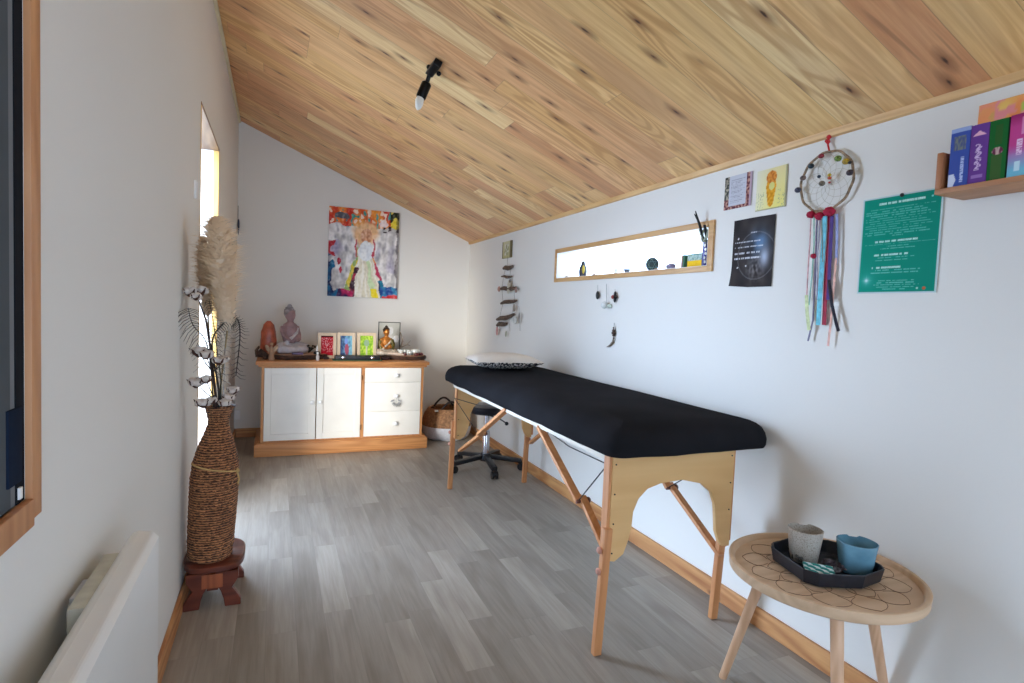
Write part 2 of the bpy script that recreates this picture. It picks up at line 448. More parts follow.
m = MB(); m.bb((XL-.09, LY1-.040, LZ0), (XL-.002, LY1-.026, LZ1)); m.build('window_seal', matt('worn_grey_seal', (120, 122, 124)), w1)
m = MB(); m.bb((XL-.09, LY1-.026, LZ0), (XL-.0005, LY1+.001, LZ1)); m.build('window_sash', matt('dark_sash', (30, 32, 36)), w1)
m = MB(); m.bb((XL-.002, LY1-.055, LZ0+.03), (XL+.002, LY1-.014, LZ0+.13), .001); m.build('window_latch', matt('navy_latch', (26, 36, 52)), w1)
m = MB(); m.box((XL+.000, LY1-.018, LZ0+.014), (.005, .009, .016), bev=.001); m.build('latch_pin', M_whitep, w1)

# ================================================================== SIDEBOARD
SX0, SX1, SY0, SY1, SZ = -.095, 1.12, 4.505, 5.02, .712
sb = thing('sideboard', 'pine sideboard with two white doors and three white drawers at the back wall', 'sideboard', ((SX0+SX1)/2, (SY0+SY1)/2, 0))
m = MB(); m.bb((SX0-.04, SY0-.035, SZ-.026), (SX1+.04, SY1, SZ), .006); m.bb((SX0-.022, SY0-.018, SZ-.044), (SX1+.022, SY1, SZ-.026), .005)
m.build('top', M_sidey, sb)
m = MB()
m.bb((SX0, SY0, .09), (SX0+.018, SY1, SZ-.044)); m.bb((SX1-.018, SY0, .09), (SX1, SY1, SZ-.044))
m.bb((.625, SY0, .10), (.648, SY1, SZ-.044)); m.bb((SX0, SY0+.004, .09), (SX1, SY1, .115)); m.bb((SX0, SY0+.002, SZ-.056), (SX1, SY0+.03, SZ-.044))
m.bb((SX0, SY1-.02, .09), (SX1, SY1, SZ-.05))
m.build('carcass', wood('sideboard_pine_upright', (206, 146, 88), (172, 112, 62), 2), sb)
m = MB(); m.bb((SX0-.042, SY0-.03, 0), (SX1+.042, SY1, .092), .006); m.bb((SX0-.03, SY0-.02, .090), (SX1+.03, SY1, .102), .004); m.build('plinth', M_sidey, sb)
def sdoor(x0, x1, kx, fz=False):
    z0, z1 = .112, SZ-.052
    m = MB(); b = .048
    m.bb((x0, SY0-.004, z0), (x0+b, SY0+.016, z1)); m.bb((x1-b, SY0-.004, z0), (x1, SY0+.016, z1))
    m.bb((x0+b, SY0-.004, z0), (x1-b, SY0+.016, z0+b)); m.bb((x0+b, SY0-.004, z1-b), (x1-b, SY0+.016, z1))
    m.bb((x0+b-.002, SY0+.005, z0+b-.002), (x1-b+.002, SY0+.014, z1-b+.002))
    d = m.build('door', M_white, sb, bevel=.002)
    k = MB(); k.lathe([(.006, 0), (.006, .008), (.013, .012), (.015, .018), (.012, .025), (.002, .028)], (kx, SY0-.004, .40), 16, rot=Matrix.Rotation(PI/2, 3, 'X'))
    k.build('knob', M_whitep, d)
    if fz:
        for z in (.19, .585):
            h = MB(); h.tube([(x1+.004, SY0-.008, z-.02), (x1+.004, SY0-.008, z+.02)], .005, 8)
            h.build('hinge', plain('old_brass', (120, 86, 50), .4, .8), d)
sdoor(SX0+.02, .288, .262); sdoor(.294, .622, .318, True)
dz = [(.114, .309), (.3105, .543), (.5445, SZ-.052)]
for (z0, z1), kz in zip(dz, (.213, .435, .604)):
    m = MB(); m.bb((.651, SY0-.004, z0), (SX1-.021, SY0+.016, z1), .001)
    d = m.build('drawer', M_white, sb)
    k = MB(); k.lathe([(.007, 0), (.007, .008), (.016, .012), (.018, .020), (.014, .028), (.002, .031)], (.895, SY0-.004, kz), 16, rot=Matrix.Rotation(PI/2, 3, 'X'))
    k.build('knob', M_whitep, d)
# small grey lace ornament hanging from the middle knob
oc = Vector((.900, SY0-.024, .385)); m = MB()
m.tube([(oc.x, oc.y, .425), (oc.x, oc.y, .39)], .0012, 5)
for k in range(9):
    a = -PI/2 + (k-4)*.34; m.ball(oc + Vector((math.cos(a)*.026, 0, math.sin(a)*.024)), .009, 8, (1.5, .25, .5), Matrix.Rotation(-a, 3, 'Y'))
for k in (-1, 1):
    m.ball(oc + Vector((k*.028-.005, 0, .014)), .012, 8, (1.4, .3, .5), Matrix.Rotation(k*.5, 3, 'Y'))
tag(m.build('leaf_ornament', plain('grey_felt', (150, 150, 146), .9), loc=oc), 'small grey leafy ornament hanging from the middle drawer knob of the sideboard', 'ornament')

# ================================================================== PAINTING
A = P(329.5, 205, 1, YB-.02); B = P(398, 299, 1, YB-.02)
px0, px1, pz0, pz1 = A.x, P(399.5, 213, 1, YB-.02).x, B.z, P(360, 209, 1, YB-.02).z
def angel(s, t):
    s0, t0 = s, t
    s += .03*nz(s0, t0, 9, 1)+.009*nz(s0, t0, 24, 6); t += .03*nz(s0, t0, 9, 5)+.009*nz(s0, t0, 24, 15)
    n = nz(s0, t0, 13, 2); n2 = nz(s0*1., t0*.6, 22, 8); n3 = nz(s0, t0, 6, 11)
    c = mixc((196, 194, 190), (240, 238, 236), .55+n*1.6)
    c = mixc(c, (140, 140, 146), max(0, n2*1.1))
    if abs(s-.5) > .18 and .3 < t < .62: c = mixc(c, (160, 152, 182), max(0, n3*1.2))
    # top band
    if t > .80 + .03*n3 - .02*math.cos((s-.5)*6):
        c = mixc((206, 54, 40), (240, 150, 60), .5+n3*2.)
        q = nz(s0, t0*1., 17, 30)
        if q > .22: c = (248, 222, 200)
        elif q < -.30: c = (70, 150, 140)
        if (s-.17)**2/.012 + (t-.91)**2/.0018 < 1: c = (92, 92, 98)
        if (s-.77)**2/.004 + (t-.86)**2/.0015 < 1: c = (244, 222, 218)
        if s > .86: c = (40, 44, 26) if n > -.05 else (232, 210, 60)
    if s > .76 and .775 < t < .83 and n > -.3: c = (44, 30, 36)
    # halo and head
    d = math.hypot((s-.52)*.76, t-.73)
    if d < .17: c = mixc((236, 190, 140), c, max(0, (d-.11)/.06)+n*.4)
    dh = math.hypot((s-.52)*.9, (t-.70)*1.05)
    if dh < .085: c = mixc((196, 132, 98), (226, 176, 140), .5+2.2*nz(s0, t0, 30, 3))
    # skirt
    if t < .56:
        w = .10 + (.56-t)*.42; u = (s-.50-(.56-t)*.05)/w
        if abs(u) < 1:
            c = mixc((240, 238, 226), (222, 216, 190), .5+2*nz(u*2, t0, 5, 4))
            if .2 < u < .5: c = mixc(c, (190, 220, 160), .7)
            if -.98 < u < -.72: c = (226, 204, 74) if n > -.1 else (150, 180, 110)
            if u > .80: c = (190, 60, 90) if n > -.15 else (230, 140, 60)
            if -.72 < u < -.5 and t < .34: c = mixc((170, 40, 70), (60, 40, 50), .5+n*2)
            if .25 < u < .6 and t < .09: c = (238, 216, 40)
            if u > .7 and t < .2: c = (36, 120, 150) if n > 0 else (40, 60, 90)
    # torso
    if (s-.52)**2/.010 + (t-.53)**2/.014 < 1: c = mixc((222, 230, 236), (236, 240, 240), .5+n)
    if t > .48 and abs(abs(s-.52)-.125+.02*n) < .014 and t < .66: c = (190, 84, 96)
    # corners
    e = .15*(1-t/.62) + .05*n*2
    if t < .62 and s < e*.8: c = mixc((30, 44, 84), (40, 110, 150), .5+n*1.8)
    if s < .09 and .42 < t < .62 and n > 0: c = (190, 50, 60)
    if (s-.14)**2/.0009+(t-.40)**2/.0016 < 1: c = (170, 40, 60)
    if (s-.17)**2/.0006+(t-.31)**2/.0016 < 1: c = (200, 60, 80)
    if t < .13 and s > .76 + .05*n3: c = mixc((34, 70, 140), (60, 140, 180), .5+n*2)
    if t < .035 and s > .78: c = (206, 50, 54)
    if t < .09 and .13 < s < .34: c = mixc((180, 40, 90), (60, 40, 80), .5+n*2)
    if s > .965 and t > .1: c = mixc(c, (70, 60, 60), .5)
    q = nz(s0, t0, 34, 41); c = mixc(c, (250, 246, 240), max(0, q)*.45); c = mixc(c, (60, 56, 70), max(0, -q)*.18)
    return c
pt = thing('angel_painting', 'unframed canvas of a white winged figure under a red and orange sky', 'painting', ((px0+px1)/2, YB-.02, pz0))
picture('canvas', angel, 110, 140, lambda s, t, d: Vector((px0+(px1-px0)*s, YB-.022+d, pz0+(pz1-pz0)*t)), pt, thick=.018)

# ================================================================== THINGS ON THE SIDEBOARD
def sitting(root, c, s, m_body, m_robe, m_hair, face=1.):
    """seated figure with folded legs; c = base centre, s = height, facing -y turned slightly"""
    c = Vector(c); rz = Matrix.Rotation(face, 3, 'Z')
    def q(x, y, z): return c + rz @ (Vector((x, y, z))*s)
    b = MB()
    b.ball(q(0, 0, .30), .150*s, 20, (.95, .72, 1.)); b.ball(q(0, 0, .43), .145*s, 20, (1.0, .68, .9)); b.ball(q(0, 0, .53), .11*s, 20, (1.35, .66, .55))
    b.tube([q(0, 0, .53), q(0, -.005, .64)], [.055*s, .045*s], 12)
    b.ball(q(0, -.012, .735), .108*s, 20, (.88, 1., 1.2)); b.ball(q(0, -.122, .715), .018*s, 10, (.8, 1.2, 1.6))
    for k in (-1, 1):
        b.tube([q(k*.150, 0, .525), q(k*.180, -.01, .42), q(k*.18, -.06, .32), q(k*.10, -.17, .245)], [.052*s, .046*s, .042*s, .032*s], 12)
        b.ball(q(k*.045, -.19, .235), .035*s, 12, (1.6, .9, .6)); b.ball(q(k*.100, .0, .71), .026*s, 10, (.5, .8, 1.9))
    body = b.build('body', m_body, root, remesh=.010*s/.35)
    r = MB()
    r.ball(q(0, .02, .10), .20*s, 20, (1.1, .8, .55))
    for k in (-1, 1):
        r.tube([q(k*.10, .03, .12), q(k*.25, -.06, .11), q(k*.30, -.12, .085), q(k*.18, -.20, .08), q(-k*.08, -.21, .07)], [.11*s, .10*s, .088*s, .075*s, .055*s], 14)
    r.tube([q(.17, 0, .50), q(.08, -.11, .40), q(-.05, -.13, .30), q(-.13, -.09, .22)], [.04*s, .035*s, .035*s, .04*s], 10)
    r.build('robe', m_robe, root, remesh=.010*s/.35)
    h = MB(); h.ball(q(0, .020, .775), .112*s, 20, (.94, 1., 1.05)); h.ball(q(0, .02, .905), .046*s, 14, (1, 1, .9))
    for i in range(60):
        a = random.random()*2*PI; e = random.random()*1.2+.15
        p = Vector((math.cos(a)*math.cos(e)*.95, math.sin(a)*math.cos(e), math.sin(e)*1.05))*.112
        if p.y < -.055 and p.z < .06: continue
        h.ball(q(p.x, p.y+.020, .775+p.z), .014*s, 6)
    # keep the face clear: hair sits back
    h.build('hair', m_hair, root)
    return body
D = SZ
bc = (.100, 4.80, D+.038)
bud = thing('buddha_statue', 'pink and white seated meditating statue on the left wood slice', 'statue', bc)
sitting(bud, bc, .41, plain('dusky_mauve', (150, 118, 118), .5, 0, .2, 20), plain('chalk_white_robe', (196, 190, 192), .6, 0, .12, 25), plain('grey_hair', (150, 142, 142), .6, 0, .2, 40), .62)
M_slice = wood('slice_face', (196, 150, 112), (150, 104, 72), 2, .6)
M_bark = plain('bark', (70, 44, 30), .9, 0, .4, 40, .8)
def slice_(c, rx, ry, h, label, seed):
    th = thing('wood_slice', label, 'wood slice', c)
    wb = lambda a, z: 1+.05*math.sin(3*a+seed)+.03*math.sin(7*a+seed*2)
    m = MB(); m.lathe([(1.0, 0), (1.03, h*.5), (1.0, h*.92), (.96, h)], c, 48, rx, ry, wb); m.build('bark', M_bark, th)
    m = MB(); m.lathe([(.955, h*.5), (.955, h+.002)], c, 48, rx, ry, wb); m.build('cut_face', M_slice, th)
slice_((.14, 4.78, D), .245, .20, .036, 'flat bark-edged wood slice under the pink seated statue', 1)
slice_((1.01, 4.76, D), .185, .15, .032, 'flat bark-edged wood slice holding white crystals at the right end of the sideboard', 4)
# salt lamp
sc_ = (-.055, 4.86, D); th = thing('salt_lamp', 'glossy orange salt lamp behind the driftwood at the left end of the sideboard', 'lamp', sc_)
m = MB(); m.lathe([(.045, .025), (.058, .07), (.060, .13), (.052, .20), (.036, .255), (.012, .285)], sc_, 20, 1, .8, lambda a, z: 1+.10*math.sin(4*a+z*30)+.06*math.sin(9*a-z*50))
m.build('salt_block', plain('orange_salt', (186, 92, 62), .35, 0, .25, 18), th)
m = MB(); m.lathe([(.056, 0), (.06, .006), (.058, .026)], sc_, 24); m.build('base', plain('dark_walnut', (72, 40, 26), .5), th)
# driftwood and small bell figure left
c = Vector((-.105, 4.62, D)); m = MB()
m.tube([c+Vector((-.03, 0, .03)), c+Vector((.0, .01, .05)), c+Vector((.04, 0, .028))], [.018, .034, .02], 10)
m.tube([c+Vector((-.02, -.01, .02)), c+Vector((-.03, -.005, .07)), c+Vector((-.01, 0, .10))], [.016, .013, .007], 8)
m.tube([c+Vector((.02, -.01, .02)), c+Vector((.045, -.02, .012))], [.014, .012], 8)
tag(m.build('driftwood_piece', plain('dark_driftwood', (72, 50, 36), .85, 0, .35, 40, .6), loc=c), 'dark knobbly driftwood piece at the left corner of the sideboard', 'driftwood')
c = Vector((-.03, 4.56, D)); th = thing('winged_figurine', 'small tan figurine with raised wings in front of the orange salt lamp', 'figurine', c)
m = MB(); m.lathe([(.026, 0), (.024, .006), (.016, .05), (.012, .09), (.009, .105)], c, 14, 1, .8); m.ball(c+Vector((0, 0, .122)), .014, 12)
m.build('body', plain('tan_clay', (158, 122, 94), .7), th)
for k in (-1, 1):
    m = MB(); m.ball(c+Vector((k*.024, .008, .085)), .026, 12, (.55, .2, 1.3), Matrix.Rotation(k*.5, 3, 'Y')); m.build('wing', plain('tan_clay_light', (176, 146, 116), .7), th)
# purple stone bar
c = Vector((.155, 4.63, D+.037)); m = MB(); m.box(c+Vector((0, 0, .010)), (.085, .03, .020), bev=.006)
tag(m.build('stone_bar', plain('purple_stone', (84, 62, 100), .3, 0, .3, 40), loc=c), 'small purple stone bar lying in front of the pink statue', 'stone')
# dried sprig right of statue
c = Vector((.245, 4.80, D+.036)); m = MB()
for i in range(16):
    a = random.uniform(-.9, .9); L = random.uniform(.03, .075)
    e = c+Vector((math.sin(a)*L*1.2, random.uniform(-.02, .02), .012+abs(math.cos(a))*L)); m.tube([c+Vector((0, 0, .004)), (c+e)/2+Vector((0, 0, .006)), e], .0025, 5); m.ball(e, .009, 8, (1, 1, .8))
tag(m.build('dried_sprig', plain('dark_sprig', (58, 52, 40), .9), loc=c), 'dark dried sprig bundle at the right knee of the pink statue', 'dried plant')
# small incense bottle + white cone
c = Vector((.298, 4.56, D)); th = thing('small_bottle', 'tiny clear bottle with a white top left of the three framed cards', 'bottle', c)
m = MB(); m.lathe([(.012, 0), (.0135, .004), (.0135, .034), (.008, .041), (.007, .05)], c, 16); m.build('bottle_body', plain('frosted_glass', (206, 200, 196), .3), th)
m = MB(); m.lathe([(.009, .05), (.009, .062), (.007, .064)], c, 14); m.build('cap', M_whitep, th)
c = Vector((.30, 4.68, D+.030)); th = thing('cone_holder', 'black holder with a white cone standing on the left wood slice edge', 'incense holder', c)
m = MB(); m.lathe([(.020, 0), (.028, .012), (.024, .028), (.012, .034)], c, 18); m.build('holder', M_black, th)
m = MB(); m.lathe([(.011, .034), (.009, .05), (.003, .078)], c, 14); m.build('cone', M_whitep, th)
# three framed cards
def card_red(s, t):
    n = nz(s, t, 9, 3); c = mixc((160, 16, 34), (200, 36, 50), .5+n)
    if abs(nz(s, t, 14, 7)) < .05 and .15 < t < .9: c = (226, 178, 178)
    if t > .93: c = (60, 14, 22)
    return c
def card_blue(s, t):
    n = nz(s, t, 8, 13); c = mixc((60, 76, 120), (130, 190, 210), s*1.1+n*.8)
    if (s-.55)**2/.03+(t-.32)**2/.08 < 1: c = (176, 90, 110)
    if (s-.5)**2/.02+(t-.72)**2/.02 < 1: c = (130, 160, 220)
    return c
def card_green(s, t):
    n = nz(s, t, 8, 23); c = mixc((120, 176, 44), (206, 226, 90), .5+n*1.2)
    if math.hypot(s-.5, (t-.62)*1.1) < .20: c = (150, 178, 140)
    if abs(s-.5) < .05 and t < .5: c = (200, 200, 170)
    return c
M_fr = wood('pale_card_frame', (226, 206, 176), (206, 182, 150), 2)
for (a, b, fn, nm) in ((318, 336.5, card_red, 'red'), (337.5, 355.5, card_blue, 'blue'), (357.5, 376.5, card_green, 'lime green')):
    yy = 4.72; x0 = P(a, 345, 1, yy).x; x1 = P(b, 345, 1, yy).x; z0 = D+.001; z1 = P((a+b)/2, 333, 1, yy).z; fw = .024; tl = .14
    th = thing('framed_card', f'pale wood frame standing on the sideboard with the {nm} card', 'picture frame', ((x0+x1)/2, yy, z0), 'three small framed cards on the sideboard')
    H = z1-z0
    def F(x, z, d, yy=yy, z0=z0): return Vector((x, yy+(z-z0)*tl+d, z))
    m = MB()
    def fb(xa, xb, za, zb):
        m.prism([(xa, za), (xb, za), (xb, zb), (xa, zb)], F, 0, .014)
    fb(x0, x0+fw, z0, z1); fb(x1-fw, x1, z0, z1); fb(x0+fw, x1-fw, z0, z0+fw); fb(x0+fw, x1-fw, z1-fw, z1)
    m.build('frame', M_fr, th, smooth=False, bevel=.0015)
    picture('card', fn, 26, 34, lambda s, t, d: F(x0+fw+(x1-x0-2*fw)*s, z0+fw+(H-2*fw)*t, .008+d), th, thick=.002)
# black box with two silver lids
c = Vector((.60, 4.60, D)); th = thing('black_case', 'long low black case with two silver clasps in front of the framed cards', 'case', c)
m = MB(); m.box(c+Vector((-.0, 0, .022)), (.345, .10, .034), bev=.008); m.build('body', M_black, th)
m = MB(); m.box(c+Vector((0, -.005, .0035)), (.375, .12, .006), bev=.002); m.build('mat', plain('green_felt', (58, 92, 62), .9), th)
for k in (-.112, .112):
    m = MB(); m.lathe([(.013, 0), (.014, .003), (.010, .006), (.003, .007)], c+Vector((k, -.050, .024)), 16, rot=Matrix.Rotation(PI/2, 3, 'X')); m.build('clasp', M_chrome, th)
for i, (dx, w_) in enumerate(((-.235, .05), (.225, .075))):
    c = Vector((.60+dx, 4.615, D)); m = MB(); m.ball(c+Vector((0, 0, .014)), w_*.5, 14, (1, .7, .42), None, .3)
    tag(m.build('dark_pebble', plain('dark_pebble', (54, 34, 34), .5, 0, .3, 40), loc=c), ('dark red-brown stone at the left end of the black case', 'dark flat stone at the right end of the black case')[i], 'stone')
# gold Buddha and framed picture behind
yy = 4.90; x0 = P(378.5, 322, 1, yy).x; x1 = P(400.5, 323, 1, yy).x; z1 = P(390, 322, 1, yy).z
th = thing('picture_frame', 'thin dark frame holding a pale photo of a white statue and flower', 'picture frame', ((x0+x1)/2, yy, D))
m = MB(); fw = .006
m.bb((x0, yy-.006, D), (x0+fw, yy+.006, z1)); m.bb((x1-fw, yy-.006, D), (x1, yy+.006, z1)); m.bb((x0, yy-.006, z1-fw), (x1, yy+.006, z1)); m.bb((x0, yy-.006, D), (x1, yy+.006, D+fw))
m.build('frame', plain('dark_thin_frame', (52, 54, 46), .4), th)
def pale(s, t):
    c = mixc((170, 168, 156), (196, 194, 182), t+nz(s, t, 5, 9)*.4)
    if (s-.55)**2/.022+(t-.76)**2/.016 < 1: c = (214, 212, 206)
    if (s-.56)**2/.05+(t-.42)**2/.05 < 1: c = (206, 204, 196)
    if (s-.84)**2/.02+(t-.52)**2/.012 < 1: c = (236, 236, 232)
    if (s-.3) > .0 and abs(s-.36) < .03 and t < .9: c = mixc(c, (120, 116, 104), .5)
    return c
picture('photo', pale, 34, 44, lambda s, t, d: Vector((x0+fw+(x1-x0-2*fw)*s, yy+d, D+fw+(z1-D-2*fw)*t)), th, thick=.003)
c = (.845, 4.71, D+.033); bud2 = thing('buddha_figurine', 'small gold and dark seated figurine in front of the thin dark frame', 'figurine', c)
sitting(bud2, c, .262, plain('antique_gold', (190, 120, 50), .3, .5, .2, 40), plain('cream_robe', (206, 190, 168), .5, 0, .25, 30), plain('bronze_hair', (58, 42, 26), .4, .4), .15)
m = MB()
m.tube([Vector(c)+Vector((-.045, 0, .13)), Vector(c)+Vector((-.052, -.01, .09)), Vector(c)+Vector((-.04, -.02, .05))], [.016, .018, .014], 10)
m.tube([Vector(c)+Vector((.045, 0, .13)), Vector(c)+Vector((.055, -.01, .09)), Vector(c)+Vector((.045, -.02, .05))], [.016, .02, .018], 10)
m.tube([Vector(c)+Vector((-.045, 0, .13)), Vector(c)+Vector((0, .035, .135)), Vector(c)+Vector((.045, 0, .13))], [.012, .014, .012], 10)
m.build('shawl', plain('olive_gold_shawl', (96, 84, 20), .4, .3, .4, 60), bud2)
# driftwood branch, crystals, red bits on right slice
c = Vector((1.01, 4.84, D+.032)); m = MB()
m.tube([c, c+Vector((-.02, 0, .05)), c+Vector((0, .005, .11)), c+Vector((-.012, 0, .165)), c+Vector((-.028, 0, .20))], [.012, .010, .008, .006, .003], 8)
m.tube([c+Vector((-.01, 0, .06)), c+Vector((.04, -.005, .085)), c+Vector((.07, 0, .12))], [.007, .005, .003], 7)
m.tube([c+Vector((.04, -.005, .085)), c+Vector((.065, -.01, .075))], [.004, .002], 6)
tag(m.build('driftwood_branch', plain('pale_driftwood', (150, 138, 124), .85, 0, .2, 40, .5), loc=c), 'pale forked twig standing behind the white crystals on the sideboard', 'branch')
for i, (x, y, r, lb) in enumerate(((.965, 4.70, .044, 'white crystal lump nearest the gold figurine'), (1.035, 4.72, .040, 'white crystal lump in the middle of the right wood slice'), (1.10, 4.75, .046, 'rightmost and largest white crystal lump on the right wood slice'))):
    c = Vector((x, y, D+.034)); m = MB()
    for k in range(14):
        a = random.random()*2*PI; q = c+Vector((math.cos(a)*r*.9*random.random(), math.sin(a)*r*.7*random.random(), .010+random.random()*r*.6)); m.ball(q, r*.38, 6, (1, 1, 1.1), Matrix.Rotation(random.random()*3, 3, 'Y'))
    tag(m.build('crystal_lump', plain('white_crystal', (222, 226, 218), .3, 0, .1, 60), loc=c), lb, 'crystal', 'white crystals on the right wood slice')
for i, (x, y, lb) in enumerate(((1.09, 4.65, 'small dark red stone in front of the largest white crystal'), (1.135, 4.69, 'small dark red stone nearest the right rim of the wood slice'), (.985, 4.64, 'small brown stone at the front rim of the right wood slice'))):
    c = Vector((x, y, D+.034)); m = MB(); m.ball(c+Vector((0, 0, .012)), .020, 12, (1.1, .9, .65), None, .35, 4)
    tag(m.build('red_stone', plain('dark_red_stone', (104, 44, 44), .4, 0, .3, 50), loc=c), lb, 'stone')
c = Vector((.925, 4.635, D+.034)); m = MB(); m.tube([c+Vector((-.075, .0, .020)), c+Vector((0, -.012, .016)), c+Vector((.06, 0, .010))], [.008, .013, .009], 10)
tag(m.build('palo_stick', plain('cream_stick', (206, 186, 166), .7), loc=c), 'cream wooden stick lying at the feet of the gold figurine', 'stick')

# ================================================================== BASKET
c = Vector((1.43, 4.84, 0)); bk = thing('wicker_basket', 'round brown and white wicker basket with dark handles right of the sideboard', 'basket', c)
m = MB(); m.lathe([(.175, 0), (.200, .02), (.216, .07), (.220, .118)], c, 48); m.build('base_band', plain('white_wicker', (222, 222, 224), .8, 0, .06, 60, .8), bk)
m = MB(); m.lathe([(.220, .118), (.218, .17), (.202, .22), (.172, .262), (.160, .272), (.150, .262), (.185, .20), (.195, .13)], c, 48); m.build('upper_band', plain('brown_wicker', (164, 120, 82), .8, 0, .25, 50, 1.), bk)
for k in (-1, 1):
    m = MB(); pts = [c+Vector((-.09+.18*i/10, k*.12, .262+.075*math.sin(PI*i/10))) for i in range(11)]
    m.tube(pts, .009, 8); m.build('handle', plain('dark_leather', (36, 24, 22), .5), bk)
m = MB(); m.box(c+Vector((-.135, -.13, .262)), (.03, .02, .015), bev=.004); m.build('clip', M_whitep, bk)

# ================================================================== MASSAGE TABLE
mt = thing('massage_table', 'long folding massage table with beech legs under a fitted black cover', 'massage table', (1.29, 2.45, 0))
TX0, TX1, TY0, TY1 = 1.006, 1.699, 1.508, 3.54
# cover: subdivided rounded slab
bm = MB(); NX, NY = 24, 64; rx = .075
def cover_pt(u, v, top):
    x = TX0+(TX1-TX0)*u; y = TY0+(TY1-TY0)*v
    return x, y
R0 = .042
def rr_ring(inset, z, n=96, sag=0.):
    x0, x1, y0, y1 = TX0+inset, TX1-inset, TY0+inset, TY1-inset; r = max(.002, R0*1.5-inset)
    pts = []
    cs = [(x1-r, y1-r, 0), (x0+r, y1-r, PI/2), (x0+r, y0+r, PI), (x1-r, y0+r, 1.5*PI)]
    for cx, cy, a0 in cs:
        for k in range(9):
            a = a0+PI/2*k/8; pts.append(Vector((cx+r*math.cos(a), cy+r*math.sin(a), z)))
    # densify straight edges
    out = []
    for i, p in enumerate(pts):
        q = pts[(i+1) % len(pts)]; out.append(p); L = (q-p).length
        nseg = int(L/.06)
        for j in range(1, nseg): out.append(p.lerp(q, j/nseg))
    return out
prof = [(.022, .686), (.006, .688), (.001, .698), (.0, .720), (.006, .742), (.018, .760), (.038, .774), (.064, .784)]
base = rr_ring(0, 0); nb = len(base); ctr = Vector(((TX0+TX1)/2, (TY0+TY1)/2, 0)); rings = []
for ins, z in prof:
    ring = []
    for p in base:
        d = Vector((0, 0, 0))
        # move inward from nearest side
        q = Vector((min(max(p.x, TX0+R0*1.5), TX1-R0*1.5), min(max(p.y, TY0+R0*1.5), TY1-R0*1.5), 0)); d = (q-p)
        if d.length > 1e-6: d.normalize()
        n_ = noise.noise(Vector((p.x*5, p.y*5, z*4)))*.004
        zz = z + (noise.noise(Vector((p.x*6, p.y*6, 3)))*.006 if z < .702 else 0)
        ring.append(bm.bm.verts.new(Vector((p.x, p.y, 0)) + d*(ins+n_) + Vector((0, 0, zz))))
    rings.append(ring)
for a, b in zip(rings, rings[1:]):
    for k in range(nb): bm.bm.faces.new((a[k], a[(k+1) % nb], b[(k+1) % nb], b[k]))
bm.bm.faces.new(list(reversed(rings[0])))
last = rings[-1]; cv = []
for sc2 in (.9, .6, .3):
    ring = []
    for v in last:
        q = ctr + (Vector((v.co.x, v.co.y, 0))-ctr)*sc2
        q = Vector((ctr.x+(v.co.x-ctr.x)*sc2, ctr.y+(v.co.y-ctr.y)*(sc2 if sc2 < .9 else .97), 0))
        ring.append(bm.bm.verts.new(Vector((q.x, q.y,   .792+noise.noise(Vector((q.x*4, q.y*3, 0)))*.003))))
    for k in range(nb): bm.bm.faces.new((last_[k] if False else (rings[-1] if sc2 == .9 else prev)[k], (rings[-1] if sc2 == .9 else prev)[(k+1) % nb], ring[(k+1) % nb], ring[k]))
    prev = ring
bm.bm.faces.new(prev)
tc = NT('black_towelling'); n = tc.noise(tc.co(), 260., 3); n2 = tc.noise(tc.co(), 4., 3)
tc.base(tc.ramp(n2, [(.3, lin((28, 28, 30))), (.7, lin((37, 37, 40)))])); tc.rough(1.); tc.set('Specular IOR Level', .06); tc.bump(n, .4, .003)
bm.build('cover', tc.m, mt)
# apron rails
m = MB()
m.bb((TX0+.016, 1.575, .668), (TX0+.034, 3.34, .690)); m.bb((1.535, 1.575, .668), (1.553, 3.34, .690)); m.bb((TX0+.02, 2.40, .676), (1.55, 2.46, .690))
m.bb((TX0+.02, 1.56, .684), (1.64, 3.38, .6905))
m.build('apron', plain('cream_apron', (220, 212, 196), .5, 0, .04, 6), mt)
# end panels with arch
def endpanel(y, flip, sx_=0.):
    L, Rr = 1.030, 1.552
    poly = [(L, .686), (L, .335), (1.055, .330), (1.090, .352), (1.108, .40), (1.118, .445), (1.121, .493), (1.140, .536), (1.175, .567), (1.228, .582), (1.318, .587), (1.406, .567), (1.455, .530), (1.474, .485), (1.480, .44), (1.486, .385), (1.503, .346), (1.52, .325), (Rr, .322), (Rr, .686)]
    m = MB(); m.prism(poly, lambda a, b, h: Vector((a+sx_, h, b)), y-.010, y+.006)
    o = m.build('end_panel', M_beech, mt, smooth=False, bevel=.0015)
    for (x, z) in ((1.043, .66), (1.043, .56), (1.043, .46), (1.540, .66), (1.540, .56), (1.540, .46), (1.043, .36)):
        s = MB(); s.lathe([(.0028, 0), (.0028, .002), (.001, .003)], (x+sx_, y-.010*flip, z), 8, rot=Matrix.Rotation(PI/2*flip, 3, 'X'))
        s.build('screw', M_blackm, o)
    return o
YN, YFAR = 1.560, 3.355
endpanel(YN, 1); endpanel(YFAR, 1, .022)
